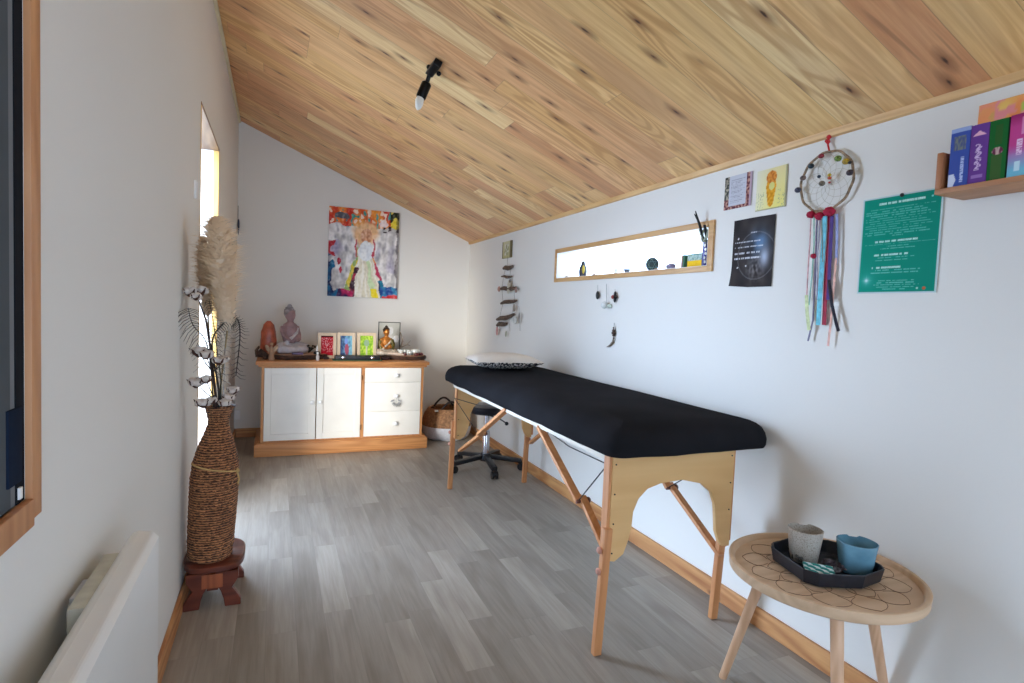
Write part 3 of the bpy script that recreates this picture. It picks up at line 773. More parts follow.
for x0_ in (1.030, 1.552):
    x = x0_
    for y, sg in ((YN, 1), (YFAR, -1)):
        x = x0_+(.022 if y > 2 else 0)
        o_ = -1 if x < 1.2 else 1
        m = MB(); m.bb((x-.005+.004*o_, y+.004*sg-.010, .34), (x+.006+.004*o_, y+.004*sg+.026, .686)); m.build('leg_upper', M_beechz, mt, bevel=.002)
        xo = x+.012*o_*-1 if False else x-.008*(1 if x < 1.2 else -1)*1
        xo = x-.010 if x < 1.2 else (x+.022 if y < 2 else x-.012)
        yb2 = (y+.012 if x < 1.2 else y+.066) if y < 2 else y+.045
        m = MB(); m.bar((xo, yb2+.006, .002), (xo-.002*o_, yb2-.022, .448), .030, .022, .003, up=(0, 1, 0)); lg = m.build('leg', M_beechz, mt)
        for z in (.30, .372):
            k = MB(); k.lathe([(.006, 0), (.011, .004), (.012, .009), (.007, .014)], (xo+.012*o_, yb2-.012, z), 12, rot=Matrix.Rotation(PI/2*o_, 3, 'Y'))
            k.build('knob', plain('pinkish_knob', (206, 150, 128), .5), lg)
# braces with hinge and cables
def brace(x, piv, hin, leg, cab, fl=1):
    m = MB(); m.bar((x, *piv), (x, *hin), .016, .030, .002, up=(1, 0, 0)); b = m.build('brace', M_beechz, mt)
    m = MB(); m.bar((x+.018, hin[0]+(hin[0]-leg[0])*.06, hin[1]+.012), (x+.018, *leg), .016, .028, .002, up=(1, 0, 0)); m.build('brace', M_beechz, mt)
    k = MB()
    k.tube([(x-.012, *hin), (x+.034, *hin)], .008, 10); k.ball((x+.036, hin[0], hin[1]), .013, 10)
    k.build('hinge_knob', plain('dark_wood_knob', (110, 66, 52), .5), b)
    c_ = MB(); c_.tube([(x-.004, *hin), (x-.004, *cab)], .0022, 6); c_.tube([(x-.004, *cab), (x-.004, (cab[0]+piv[0])/2, cab[1]*.5+piv[1]*.5-.012), (x-.004, piv[0]-.03*fl, piv[1]+.005)], .0022, 6)
    c_.build('cable', M_cord, b)
X1, X2 = 1.030, 1.548
brace(X1, (2.11, .672), (1.757, .470), (1.585, .350), (1.575, .655))
brace(X2, (2.15, .672), (1.901, .431), (1.600, .262), (1.585, .655))
brace(X1, (2.47, .685), (2.86, .476), (3.24, .290), (3.32, .60), -1)
brace(X2, (2.85, .672), (3.13, .410), (3.34, .285), (3.32, .60), -1)
m = MB(); c_ = [(1.548, 3.30-.3*i, .06+.0*i) for i in range(1)]
m = MB(); m.tube([(1.49, 3.05, .004), (1.52, 2.7, .004), (1.60, 2.3, .004), (1.66, 1.95, .004)], .003, 6)
# pillow
c = Vector((1.30, 3.22, .797)); pl = thing('pillow', 'cream cushion with speckled underside at the far end of the massage table', 'pillow', c)
def pill(zs, z0, hw, hd, h, nm, mat, lo, hi):
    b = MB(); N = 28; g = []
    for j in range(N+1):
        row = []
        for i in range(N+1):
            u, v = i/N*2-1, j/N*2-1
            k = (max(0, 1-abs(u)**2.6)*max(0, 1-abs(v)**2.6))**.55
            px = u*(1-.10*(1-abs(v)**2)*0 - .06*(1-v*v)*abs(u)); pyy = v*(1-.06*(1-u*u)*abs(v))
            z = z0 + (hi if zs > 0 else lo)*k*zs + noise.noise(Vector((u*3, v*3, zs)))*.004*k
            p = Matrix.Rotation(-.10, 3, 'Z') @ Vector((px*hw, pyy*hd, 0)); row.append(b.bm.verts.new(c+Vector((p.x, p.y, z))))
        g.append(row)
    for j in range(N):
        for i in range(N): b.bm.faces.new((g[j][i], g[j][i+1], g[j+1][i+1], g[j+1][i]))
    return b.build(nm, mat, pl)
tp = NT('speckled_print'); v_ = tp.node('ShaderNodeTexVoronoi', {'Vector': tp.co(), 'Scale': 75.}).outputs['Distance']
tp.base(tp.ramp(v_, [(.42, lin((236, 232, 224))), (.54, lin((50, 50, 52)))], 'LINEAR')); tp.rough(.85)
pill(1, .050, .215, .17, .05, 'pillow_top', plain('cream_cotton', (226, 220, 208), .85, 0, .03, 10, .2), .03, .046)
pill(-1, .050, .215, .17, .05, 'pillow_underside', tp.m, .050, .03)

# ================================================================== ROLLING STOOL
c = Vector((1.425, 3.80, 0)); st = thing('rolling_stool', 'black swivel stool on casters under the far end of the massage table', 'stool', c)
m = MB(); m.lathe([(.04, .405), (.125, .410), (.140, .425), (.143, .445), (.132, .462), (.10, .470), (.002, .472)], c, 40); m.build('seat', plain('black_leatherette', (24, 26, 34), .35, 0, .1, 20), st)
m = MB(); m.lathe([(.019, .20), (.019, .40)], c, 20); m.lathe([(.026, .10), (.026, .27), (.024, .275)], c, 20); m.lathe([(.05, .395), (.05, .407)], c, 16); m.build('gas_column', M_chrome, st)
m = MB(); m.tube([c+Vector((.02, -.01, .39)), c+Vector((.07, -.09, .375)), c+Vector((.10, -.12, .355))], .005, 8); m.ball(c+Vector((.105, -.125, .350)), .014, 10); m.build('lever', M_black, st)
m = MB(); m.lathe([(.042, .06), (.045, .08), (.036, .115)], c, 20)
ang0 = -PI/2-.10
for k in range(5):
    a = ang0+k*2*PI/5; d = Vector((math.cos(a), math.sin(a), 0)); m.bar(c+d*.03+Vector((0, 0, .09)), c+d*.262+Vector((0, 0, .066)), .040, .030, .006)
m.build('star_base', M_black, st)
for k in range(5):
    a = ang0+k*2*PI/5; d = Vector((math.cos(a), math.sin(a), 0)); t2 = Vector((-d.y, d.x, 0)); q = c+d*.262
    m = MB(); m.tube([q+Vector((0, 0, .03)), q+Vector((0, 0, .07))], .006, 8)
    for s_ in (-1, 1): m.tube([q+t2*s_*.008+Vector((0, 0, .026)), q+t2*s_*.022+Vector((0, 0, .026))], .026, 18)
    m.tube([q-t2*.009+Vector((0, 0, .034)), q+t2*.009+Vector((0, 0, .034))], .022, 14)
    m.build('caster', M_black, st)

# ================================================================== WICKER VASE, ITS STOOL, DRIED STEMS
c = Vector((-.203, 2.42, 0)); ws = thing('wooden_stool', 'small reddish carved wooden stool carrying the wicker vase', 'stool', c)
SH = .165
m = MB(); m.lathe([(.098, SH-.030), (.104, SH-.024), (.104, SH-.006), (.098, SH)], c, 40, 1., 1.3, power=3.2); m.build('seat', M_red, ws)
for s_ in (-1, 1):
    for t2 in (-1, 1):
        poly = [(.092, SH-.030), (.092, SH-.06), (.070, SH-.095), (.085, .05), (.102, .022), (.102, 0), (.045, 0), (.040, .03), (.030, .06), (.015, .085), (.010, SH-.06), (.010, SH-.030)]
        m = MB(); m.prism([(s_*a, b) for a, b in poly], lambda a, b, h: Vector((c.x+a*.95, c.y+h, b)), t2*.112-.012, t2*.112+.012)
        m.build('leg', M_red, ws, smooth=False, bevel=.003)
m = MB(); m.bb((c.x-.035, c.y-.125, SH-.088), (c.x+.035, c.y-.112, SH-.036)); m.build('inlay', wood('orange_inlay', (170, 92, 52), (130, 66, 36), 2), ws)
m = MB(); m.bb((c.x-.02, c.y-.11, .06), (c.x+.02, c.y+.11, .10), .004); m.build('stretcher', M_red, ws)
vc = Vector((-.208, 2.38, SH)); vs = thing('wicker_vase', 'tall brown woven wicker vase standing on the small wooden stool', 'vase', vc)
tw = lambda a, z: 1+.012*math.sin(40*a+z*200)+.02*noise.noise(Vector((math.cos(a)*2, math.sin(a)*2, z*40)))
vp = [(.068, 0), (.076, .01), (.079, .05), (.081, .12), (.083, .22), (.084, .30), (.078, .37), (.064, .43), (.048, .475), (.037, .51), (.035, .525), (.040, .545), (.048, .57), (.055, .585), (.050, .583), (.030, .53), (.028, .45)]
fine = []
for (a, b), (a2, b2) in zip(vp, vp[1:]):
    nn = max(1, int(abs(b2-b)/.006))
    for k in range(nn): fine.append((a+(a2-a)*k/nn, b+(b2-b)*k/nn))
fine.append(vp[-1])
fine = [(r+.0016*math.sin(i*2.1), z) for i, (r, z) in enumerate(fine)]
m = MB(); m.lathe(fine, vc+Vector((-.012, 0, 0)), 72, 1, 1, tw, rot=Matrix.Rotation(.045, 3, 'Y')); m.build('woven_body', wicker('dark_wicker', (186, 128, 84), (116, 72, 46), 130), vs)
m = MB()
m.tube([vc+Vector((math.cos(a)*.083, math.sin(a)*.083, .375-.018*(a+2.6))) for a in [-2.6+i*.12 for i in range(20)]], .0032, 6)
e = vc+Vector((math.cos(-.35)*.084, math.sin(-.35)*.084, .335)); m.ball(e, .010, 8); m.tube([e, e+Vector((.008, -.004, -.03)), e+Vector((.004, -.006, -.05))], .003, 6)
m.build('string', plain('straw_string', (206, 170, 110), .8), vs)
mouth = vc+Vector((0, 0, .56))
# pampas plumes
def plume(base, tip, rad, n, label, mat, seed):
    random.seed(seed); th = thing('pampas_plume', label, 'dried grass', base, 'pampas plumes in the wicker vase')
    base, tip = Vector(base), Vector(tip); ax = tip-base; L = ax.length; an = ax.normalized()
    m = MB(); s0 = mouth+Vector((0, 0, -.10)); m.tube([s0, s0.lerp(base, .6)+Vector((0, 0, .01)), base, base.lerp(tip, .8)], [.003, .003, .003, .0015], 6); m.build('stem', plain('straw_stem', (150, 130, 92), .8), th)
    m = MB(); sx = an.cross(Vector((0, 1, 0))).normalized(); sy = an.cross(sx)
    for i in range(n):
        t = random.random()**.85; a = random.random()*2*PI; R_ = rad*(math.sin(PI*min(1, t*.86+.12))**.65)
        d = sx*math.cos(a)+sy*math.sin(a); p0 = base+an*(L*t*.93)
        ln = R_*random.choice((random.uniform(.5, 1.05), random.uniform(.5, 1.05), random.uniform(.9, 1.45))); p1 = p0+d*ln*.45+an*ln*.55; p2 = p0+d*ln*.92+an*ln*.75-Vector((0, 0, ln*.12))
        w = random.uniform(.003, .007); w1 = d.cross(an)*w
        v = [m.bm.verts.new(q) for q in (p0-w1*.4, p0+w1*.4, p1+w1, p1-w1, p2)]
        m.bm.faces.new(v[:4]); m.bm.faces.new((v[3], v[2], v[4]))
    for i in range(9):
        t = .08+i*.095; m.ball(base+an*L*t, rad*.34*math.sin(PI*min(1, t*.86+.12))**.6, 10, (1, 1, 1.4), None, .3, 6)
    m.build('plume', mat, th)
    return th
def fluff(name, c):
    t = NT(name); L = (*lin(c), 1)
    d = t.node('ShaderNodeBsdfDiffuse', {'Color': L}); q = t.node('ShaderNodeBsdfTranslucent', {'Color': L}); mx = t.node('ShaderNodeMixShader', {0: .45})
    t.l.new(d.outputs[0], mx.inputs[1]); t.l.new(q.outputs[0], mx.inputs[2]); t.l.new(mx.outputs[0], t.n['Material Output'].inputs[0]); return t.m
M_p1 = fluff('cream_pampas', (253, 243, 226)); M_p2 = fluff('brown_pampas', (242, 224, 198))
M_p1_ = plain('cream_pampas', (250, 228, 196), .95, 0, .03, 60); M_p2_ = plain('brown_pampas_', (236, 204, 166), .95, 0, .06, 60)
plume((-.170, 2.36, 1.03), (-.212, 2.36, 1.475), .098, 3600, 'big fluffy cream pampas plume in the wicker vase', M_p1, 3)
plume((-.240, 2.42, 1.08), (-.262, 2.42, 1.40), .055, 1500, 'narrower brownish pampas plume against the left wall', M_p2, 4)
# cotton branch
random.seed(11)
def cotton(root, p, r, mat_b, mat_c):
    m = MB()
    for k in range(5):
        a = k*2*PI/5+random.random(); m.ball(p+Vector((math.cos(a)*r*.55, math.sin(a)*r*.55, r*.2*random.uniform(-1, 1.))), r*.62, 10, (1, 1, .9), None, .2, 6)
    b = m.build('cotton_boll', mat_c, root)
    m = MB()
    for k in range(5):
        a = k*2*PI/5+.3; d = Vector((math.cos(a), math.sin(a), 0)); m.tube([p-Vector((0, 0, r*.7)), p+d*r*.9-Vector((0, 0, r*.2)), p+d*r*1.3+Vector((0, 0, r*.35))], [r*.25, r*.22, .0008], 6)
    m.build('husk', mat_b, b)
M_cot = plain('cotton_white', (212, 202, 192), .95, 0, .08, 40); M_husk = plain('brown_husk', (78, 48, 36), .85); M_twig = plain('dark_twig', (58, 40, 36), .8)
th = thing('cotton_branch', 'dark twig with white cotton bolls in the wicker vase', 'dried branch', mouth)
def V(px, py, y=2.33): return P(px, py, 1, y)
m = MB()
main = [mouth+Vector((0, 0, -.12)), V(216, 400), V(213, 372), V(210, 345), V(206, 320), V(198, 298, 2.30)]
m.tube(main, [.005, .005, .0045, .004, .0035, .002], 8)
bolls = [(190, 291, 2.30, .017), (201, 290, 2.31, .016), (196, 296, 2.28, .013), (199, 351, 2.31, .019), (206, 354, 2.28, .016), (219, 360, 2.30, .016), (224, 358, 2.33, .012), (196, 382, 2.31, .018), (206, 379, 2.30, .014), (203, 402, 2.29, .018), (212, 400, 2.28, .012), (228, 397, 2.34, .016), (233, 390, 2.36, .014), (225, 402, 2.31, .015)]
for (a, b, yy, r) in bolls:
    q = V(a, b, yy); near = min(main, key=lambda z: (z-q+Vector((0, 0, .05))).length); m.tube([near, (near+q)/2+Vector((0, 0, -.008)), q], [.003, .002, .0015], 6)
m.build('twig', M_twig, th)
for (a, b, yy, r) in bolls: cotton(th, V(a, b, yy), r*1.4, M_husk, M_cot)
# feathers (dark, curved with hair-like barbs)
def feather(pts, label, bl, seed, mat, side=0):
    random.seed(seed); th = thing('long_feather', label, 'feather', pts[0]); pts = [Vector(p) for p in pts]
    fine = []
    for i in range(len(pts)-1):
        for k in range(8):
            t = k/8; p0 = pts[max(i-1, 0)]; p1 = pts[i]; p2 = pts[i+1]; p3 = pts[min(i+2, len(pts)-1)]
            fine.append(.5*((2*p1)+(p2-p0)*t+(2*p0-5*p1+4*p2-p3)*t*t+(3*p1-p0-3*p2+p3)*t**3))
    fine.append(pts[-1]); n = len(fine)
    m = MB(); m.tube(fine, [(.0042 if seed == 21 else .0028)*(1-.6*i/n) for i in range(n)], 6); m.build('quill', mat, th)
    m = MB()
    for i in range(int(n*.35), n):
        for r_ in range(2):
            d = (fine[min(i+1, n-1)]-fine[i-1]).normalized(); s_ = d.cross(Vector((0, 1, 0))).normalized()*(1 if r_ else -1)
            if side and (s_.x*side < 0): s_ = s_*.35
            q = fine[i]+s_*bl*random.uniform(.6, 1)-d*bl*.1+Vector((0, random.uniform(-.01, .01), -bl*.5)); m.tube([fine[i], (fine[i]+q)/2+d*.006, q], [.0011, .0009, .0004], 4)
    m.build('barbs', mat, th)
M_fe = plain('dark_feather', (44, 42, 40), .7, 0, .2)
mo = mouth+Vector((0, 0, -.1))
feather([mo, V(219, 395), V(212, 345), V(222, 325), V(236, 318, 2.36), V(240, 335, 2.38), V(236, 375, 2.38)], 'dark drooping feather curving right out of the wicker vase', .035, 21, M_fe)
feather([mo, V(213, 395), V(207, 345, 2.30), V(193, 325, 2.25), V(188, 308, 2.22)], 'dark feather with thin barbs curving left towards the wall', .055, 22, M_fe)
feather([mo, V(221, 390), V(217, 350), V(213, 320), V(209, 300, 2.34)], 'short dark green feather standing straight in the bouquet', .022, 23, plain('green_black_feather', (46, 56, 44), .6))
feather([mo+Vector((.01, 0, 0)), V(223, 400), V(225, 350, 2.36), V(227, 325, 2.38)], 'pale silvery feather beside the drooping dark one', .035, 24, plain('silver_feather', (176, 172, 168), .8))
random.seed(5)
# wall bits near the door
a = P(238, 218, 0, XL+.006); m = MB()
m.tube([a+Vector((0, 0, .10)), a], .002, 5)
for k in range(4): m.ball(a+Vector((.006, .05*(k-1.5), -.05-.05*(k % 2))), .045, 8, (.12, .35, 1.), Matrix.Rotation(.3*(k-1.5), 3, 'X'))
tag(m.build('hanging_feather_charm', plain('blue_grey_feather', (58, 72, 96), .7), loc=a), 'dark blue-grey feather charm on the left wall beyond the doorway', 'wall charm')
a = P(196, 190, 0, XL+.004); m = MB(); m.box(a, (.01, .05, .07), bev=.003); tag(m.build('light_switch', M_whitep, loc=a), 'white light switch on the left wall just before the doorway', 'switch')
a = P(235, 415, 1, YB-.01); m = MB(); m.box(a, (.075, .014, .075), bev=.004); m.lathe([(.02, 0), (.02, .006)], a+Vector((0, -.006, 0)), 20, rot=Matrix.Rotation(PI/2, 3, 'X')); tag(m.build('wall_socket', M_whitep, loc=a), 'white round wall socket low in the dark corner left of the sideboard', 'socket')

# ================================================================== RADIATOR
ra = thing('wall_radiator', 'white panel heater with a glossy top on the left wall below the window', 'radiator', (XL, .85, 0))
ry0, ry1 = .35, 1.32
RX = XL+.096; RZ = .675
m = MB(); m.prism([(RX-.052, .14), (RX-.052, RZ-.012), (RX-.044, RZ-.002), (RX-.034, RZ), (RX-.010, RZ-.004), (RX, RZ-.016), (RX, .14)], lambda a, b, h: Vector((a, h, b)), ry0, ry1)
m.build('panel', plain('radiator_white', (226, 226, 220), .28, 0, .01, 5), ra, smooth=False, bevel=.004)
for y in (.62, 1.14):
    m = MB(); m.bb((XL, y-.03, .22), (RX-.05, y+.03, RZ-.04), .003); m.build('bracket', plain('cream_bracket', (206, 204, 190), .5), ra)
m = MB(); m.bb((RX-.075, 1.03, RZ-.05), (RX-.050, 1.24, RZ-.010), .004); m.build('control_box', plain('cream_box', (196, 194, 176), .5), ra)
m = MB(); m.bb((RX-.085, 1.08, RZ-.04), (RX-.074, 1.15, RZ-.016), .002); m.build('dial', plain('grey_slot', (180, 182, 184), .4), ra)

# ================================================================== SIDE TABLE AND TRAY
c = Vector((1.441, 1.085, 0)); TZ = .465; R_ = .250
tb = thing('side_table', 'small round pale wood side table with raised rim by the right wall', 'side table', c)
m = MB(); m.lathe([(R_-.012, TZ-.034), (R_-.002, TZ-.028), (R_, TZ-.002), (R_-.003, TZ), (R_-.010, TZ), (R_-.014, TZ-.003), (R_-.018, TZ-.014), (.002, TZ-.014)], c, 96); m.build('tabletop', M_pale, tb)
def ring_dist(x, y):
    return 0
m = MB()   # engraved mandala as fine raised dark lines
zz = TZ-.0135
for n_, r0, r1, wd_ in ((12, .075, .150, .34), (12, .145, .212, .26)):
    for k in range(n_):
        a = 2*PI*(k+(.5 if r0 > .1 else 0))/n_
        for s_ in (-1, 1):
            m.tube([c+Vector((math.cos(a+s_*wd_*w_)*r, math.sin(a+s_*wd_*w_)*r, zz)) for r, w_ in [(r0+(r1-r0)*q_/8, math.sin(PI*min(1., .12+.88*q_/8))**.8) for q_ in range(9)]], .0008, 4)
for r in (.075, .068): m.loop([c+Vector((math.cos(t*PI/24)*r, math.sin(t*PI/24)*r, zz)) for t in range(48)], .0010, 4)
m.build('engraving', plain('engraved_brown', (118, 92, 72), .8), tb)
for a in (math.radians(110), math.radians(-129), math.radians(-9)):
    d = Vector((math.cos(a), math.sin(a), 0)); m = MB(); m.tube([c+d*.150+Vector((0, 0, TZ-.032)), c+d*.27+Vector((0, 0, 0))], [.0165, .0125], 16)
    m.build('leg', M_palez, tb)
# tray
tcn = Vector((1.447, 1.078, TZ-.014)); tr = thing('tray', 'black many-sided tray on the round side table', 'tray', tcn)
ph = -.30
oc_ = lambda r, z, k: tcn+Matrix.Rotation(ph, 3, 'Z') @ Vector((math.cos(PI/8+k*PI/4)*r*1.12, math.sin(PI/8+k*PI/4)*r*.86, z))
m = MB(); prs = [(.108, .001), (.118, .006), (.125, .044), (.121, .044), (.113, .010), (.103, .006)]
TP = [(1.312, 1.045), (1.330, 1.010), (1.440, .962), (1.535, .974), (1.552, .995), (1.582, 1.135), (1.564, 1.170), (1.454, 1.218), (1.375, 1.206), (1.348, 1.185)]
rg = [[m.bm.verts.new(Vector((1.447+(a-1.447)*r/.125, 1.090+(b-1.090)*r/.125, TZ-.014+z))) for a, b in TP] for r, z in prs]
for a, b in zip(rg, rg[1:]):
    for k in range(10): m.bm.faces.new((a[k], a[(k+1) % 10], b[(k+1) % 10], b[k]))
m.bm.faces.new(rg[0]); m.bm.faces.new(rg[-1]); m.build('tray_body', plain('black_lacquer', (30, 34, 42), .4, 0, .1, 60), tr, smooth=False, bevel=.0015)
def cup(c, label, mat, mat2, H=.094, r=.0475):
    th = thing('cup', label, 'cup', c, 'stoneware cups on the tray')
    wb = lambda a, z: 1+.010*math.sin(3*a)+.012*math.sin(5*a+z*60)
    prof = [(r*.70, 0), (r*.76, .004), (r*.86, H*.4), (r*.96, H*.8), (r*1.0, H), (r*.95, H+.001), (r*.90, H*.8), (r*.80, H*.35), (r*.66, .010), (.001, .009)]
    m = MB(); m.lathe(prof, c, 48, 1, 1, wb)
    # small thumb notch in the rim
    for v in m.bm.verts:
        if v.co.z > c[2]+H*.95 and abs(math.atan2(v.co.y-c[1], v.co.x-c[0])-.9) < .25: v.co.z -= .005
    m.build('cup_body', mat, th)
    m = MB(); m.lathe([(r*.70, 0), (r*.70, -.002+.003)], (c[0], c[1], c[2]), 32); m.build('foot', mat2, th)
t1 = NT('speckled_grey_glaze'); n = t1.noise(t1.co(), 300, 2); t1.base(t1.ramp(n, [(.36, lin((150, 140, 126))), (.50, lin((184, 176, 162)))])); t1.rough(.35)
t2 = NT('aqua_glaze'); n = t2.noise(t2.co(), 18, 3); t2.base(t2.ramp(n, [(.3, lin((92, 136, 154))), (.7, lin((120, 166, 184)))])); t2.rough(.2)
cz = TZ-.014+.0075
ca = P(809.5, 563, 2, cz); cb = P(857.5, 573, 2, cz)
cup(Vector((ca.x, ca.y+.02, cz)), 'speckled grey-beige stoneware cup on the black tray', t1.m, plain('clay', (140, 120, 100), .8))
cup(Vector((cb.x+.004, cb.y+.010, cz)), 'glazed light blue cup on the black tray', t2.m, plain('clay2', (150, 140, 130), .8), .086, .052)
def tp_(px, py, z=.01): return P(px, py, 2, TZ-.014+z)
for i, (px, py, r, sc3, mt_, lb, nm, ct) in enumerate((
    (845, 570, .018, (1.2, 1., .7), ('mauve_stone', (112, 96, 104)), 'mauve-brown rough stone at the foot of the blue cup', 'rough_stone', 'stone'),
    (828, 566, .015, (1.2, 1., .7), ('dark_stone', (84, 72, 78)), 'dark rough stone between the two cups on the tray', 'rough_stone', 'stone'),
    (836, 572, .010, (1.3, 1., .7), ('grey_stone', (110, 108, 110)), 'smallest grey stone in front of the pair of rough stones on the tray', 'rough_stone', 'stone'))):
    q = tp_(px, py); m = MB(); m.ball(q+Vector((0, 0, r*.62)), r, 14, sc3, None, .5, 3.5)
    tag(m.build(nm, plain(mt_[0], mt_[1], .5, 0, .4, 120, .5), loc=q), lb, ct)
q0, q1 = tp_(791, 553), tp_(801, 565); th = thing('herb_bundle', 'small silver-grey tied herb bundle on the left side of the tray', 'herb bundle', q0)
m = MB()
for k in range(12):
    o_ = Vector((random.uniform(-.008, .008), random.uniform(-.008, .008), .012+random.uniform(-.006, .008))); m.tube([q0+o_, (q0+q1)/2+o_*1.1, q1+o_], [.003, .0036, .002], 5)
m.build('leaves', plain('sage_grey', (104, 104, 100), .9, 0, .35, 120), th)
m = MB(); mid = (q0+q1)/2+Vector((0, 0, .012)); dd = (q1-q0).normalized(); s1 = dd.cross(Vector((0, 0, 1)))
for o_ in (-.01, .01): m.loop([mid+dd*o_+s1*math.cos(t*PI/8)*.014+Vector((0, 0, math.sin(t*PI/8)*.013)) for t in range(16)], .0015, 5)
m.build('binding', M_cord, th)
q0, q1 = tp_(803, 572), tp_(833, 577.5)
tt = NT('turquoise_stripes'); x, y, z = tt.sep(tt.co())[:3]
s_ = tt.M('SINE', tt.M('ADD', tt.M('MULTIPLY', x, 420.), tt.M('MULTIPLY', y, 160.)))
tt.base(tt.ramp(s_, [(.35, lin((30, 140, 134))), (.5, lin((214, 232, 230)))])); tt.rough(.6)
m = MB()
for k in range(4):
    o_ = Vector((-.006+.0055*k, -.010+.007*k, .010+.003*k)); m.tube([q0+o_, q1+o_], .0052, 10)
tag(m.build('striped_sticks', tt.m, loc=q0), 'turquoise and white striped bundle along the front edge of the tray', 'striped bundle')

# ================================================================== CEILING LAMP
a = P(438, 66, 1, 2.45); b = P(429.5, 81, 1, 2.60); a.z = ceil_z(a.x)-.016; b = P(429.5, 82, 1, 2.58); b.z = ceil_z(b.x)-.016
lp = thing('ceiling_spotlight', 'black single spot lamp with a white bulb on the sloped wood ceiling', 'ceiling lamp', (a+b)/2)
ez = Vector((-SLOPE, 0, -1)).normalized()*-1
m = MB(); m.bar(a, b, .036, .028, .003, up=(SLOPE, 0, 1)); m.build('base_bar', M_blackm, lp)
mid = (a+b)/2
m = MB()
for s_, (px, py) in ((1, (428.5, 76)), (-1, (438.5, 81.5))):
    d_ = P(px, py, 1, 2.55); d_.z = ceil_z(d_.x)-.008; m.ball(d_, .011, 10)
    m.tube([d_, (d_+mid)/2, mid], .003, 6)
m.build('screws', M_blackm, lp)
s0 = P(426.5, 84, 1, 2.60); s1 = P(421, 97, 1, 2.60); s2 = P(417.5, 110, 1, 2.60)
m = MB(); dr = (s1-s0).normalized(); m.tube([b, s0-dr*.004], .010, 8); m.tube([s0-dr*.006, s0, s1, s1+dr*.006], [.018, .023, .023, .020], 20); m.build('socket', M_blackm, lp)
m = MB(); m.tube([s1+dr*.004, s1+dr*.018, s1.lerp(s2, .55), s1.lerp(s2, .85), s2], [.017, .019, .018, .012, .003], 20); m.build('bulb', plain('white_bulb', (236, 236, 226), .3, 0, .01), lp)

# ================================================================== RIGHT WALL: WINDOW SILL THINGS
SXI = XR+.06; sz = WZ0+.0025
def S(px): p = P(px, 270, 0, SXI); return Vector((SXI, p.y, sz))
def Zs(px, py): return P(px, py, 0, SXI).z
c = S(564); th = thing('glass_jar', 'pale turquoise glass jar at the left end of the window sill', 'jar', c)
m = MB(); m.lathe([(.018, 0), (.021, .004), (.021, .034), (.016, .040)], c, 20); m.build('jar_body', plain('turquoise_glass', (150, 210, 214), .15, 0, .05), th)
m = MB(); m.lathe([(.017, .040), (.018, .042), (.018, .050)], c, 20); m.build('lid', plain('pale_lid', (190, 204, 190), .5), th)
c = S(583); hp = Zs(583, 261)-sz; th = thing('bird_figurine', 'dark bird figurine with a yellow breast on the window sill', 'figurine', c)
m = MB(); m.lathe([(.22*hp, 0), (.26*hp, .06*hp), (.30*hp, .35*hp), (.25*hp, .6*hp), (.15*hp, .78*hp), (.13*hp, .86*hp), (.10*hp, .95*hp), (.02*hp, hp)], c, 20, .8, 1.); m.tube([c+Vector((-.01, .0, hp*.88)), c+Vector((-.022, -.016, hp*.85))], [.006, .001], 8)
m.tube([c+Vector((0, .02, hp*.2)), c+Vector((0, .034, hp*.04))], [.010, .003], 8); m.build('body', plain('dark_slate', (52, 52, 60), .5), th)
m = MB(); m.ball(c+Vector((-.010, -.022, hp*.45)), .12*hp, 12, (.7, .8, 2.2)); m.build('breast', plain('yellow_breast', (214, 186, 60), .5), th)
for px, lb in ((571, 'tiny pebble between the turquoise jar and the bird figurine'), (599, 'tiny pebble just right of the bird figurine'), (661, 'tiny pebble right of the dark patterned disc')):
    c = S(px)+Vector((-.03, 0, 0)); m = MB(); m.ball(c+Vector((0, 0, .005)), .011, 10, (1, 1.2, .5), None, .3); tag(m.build('pebble', plain('pebble_tan', (150, 120, 90), .6), loc=c), lb, 'pebble')
c = S(616); m = MB(); m.lathe([(.010, 0), (.010, .030), (.006, .034)], c, 14); tag(m.build('tealight_glass', plain('frosted_white', (236, 236, 236), .3), loc=c), 'tiny frosted white glass on the sill left of the grey dish', 'glass')
c = S(627); m = MB(); m.lathe([(.008, 0), (.014, .012), (.020, .024), (.018, .024), (.006, .010)], c, 20); tag(m.build('small_dish', plain('grey_blue_dish', (84, 92, 106), .4), loc=c), 'small grey footed dish in the middle of the window sill', 'dish')
# disc
c = S(652); rd = .5*(Zs(652, 257.5)-sz)
def disc(n0=24):
    th = thing('patterned_disc', 'dark green round disc with a star pattern leaning on the window sill', 'disc', c)
    Rm = Matrix.Rotation(.45, 3, 'Z') @ Matrix.Rotation(PI/2-.12, 3, 'Y')
    m = MB(); m.lathe([(rd*.96, -.004), (rd, 0), (rd*.96, .004), (rd*.9, .005)], c+Vector((0, 0, rd)), 40, rot=Rm); m.build('plate', plain('dark_green_glaze', (28, 52, 48), .25), th)
    m = MB()
    for k in range(6):
        a = k*PI/3; m.tube([c+Vector((0, 0, rd))+Rm @ Vector((math.cos(a)*rd*.8, math.sin(a)*rd*.8, q)) for q in (-.006,)]+[c+Vector((0, 0, rd))+Rm @ Vector((math.cos(a+2*PI/3)*rd*.8, math.sin(a+2*PI/3)*rd*.8, -.006))], .0008, 4)
    m.build('star_lines', plain('star_line', (120, 160, 150), .4), th)
disc()
c = S(671)+Vector((0, 0, 0)); m = MB(); m.ball(c+Vector((0, 0, .017)), .026, 16, (.6, 1.1, .62), None, .35, 2.5)
tag(m.build('amethyst_stone', plain('violet_grey_stone', (128, 120, 146), .35, 0, .3, 60), loc=c), 'violet-grey crystal stone on the sill beside the dark disc', 'stone')
y0 = S(684).y; zt = Zs(686, 256)
c = Vector((SXI, y0, sz)); th = thing('small_book', 'small upright green-spined booklet on the window sill', 'book', c)
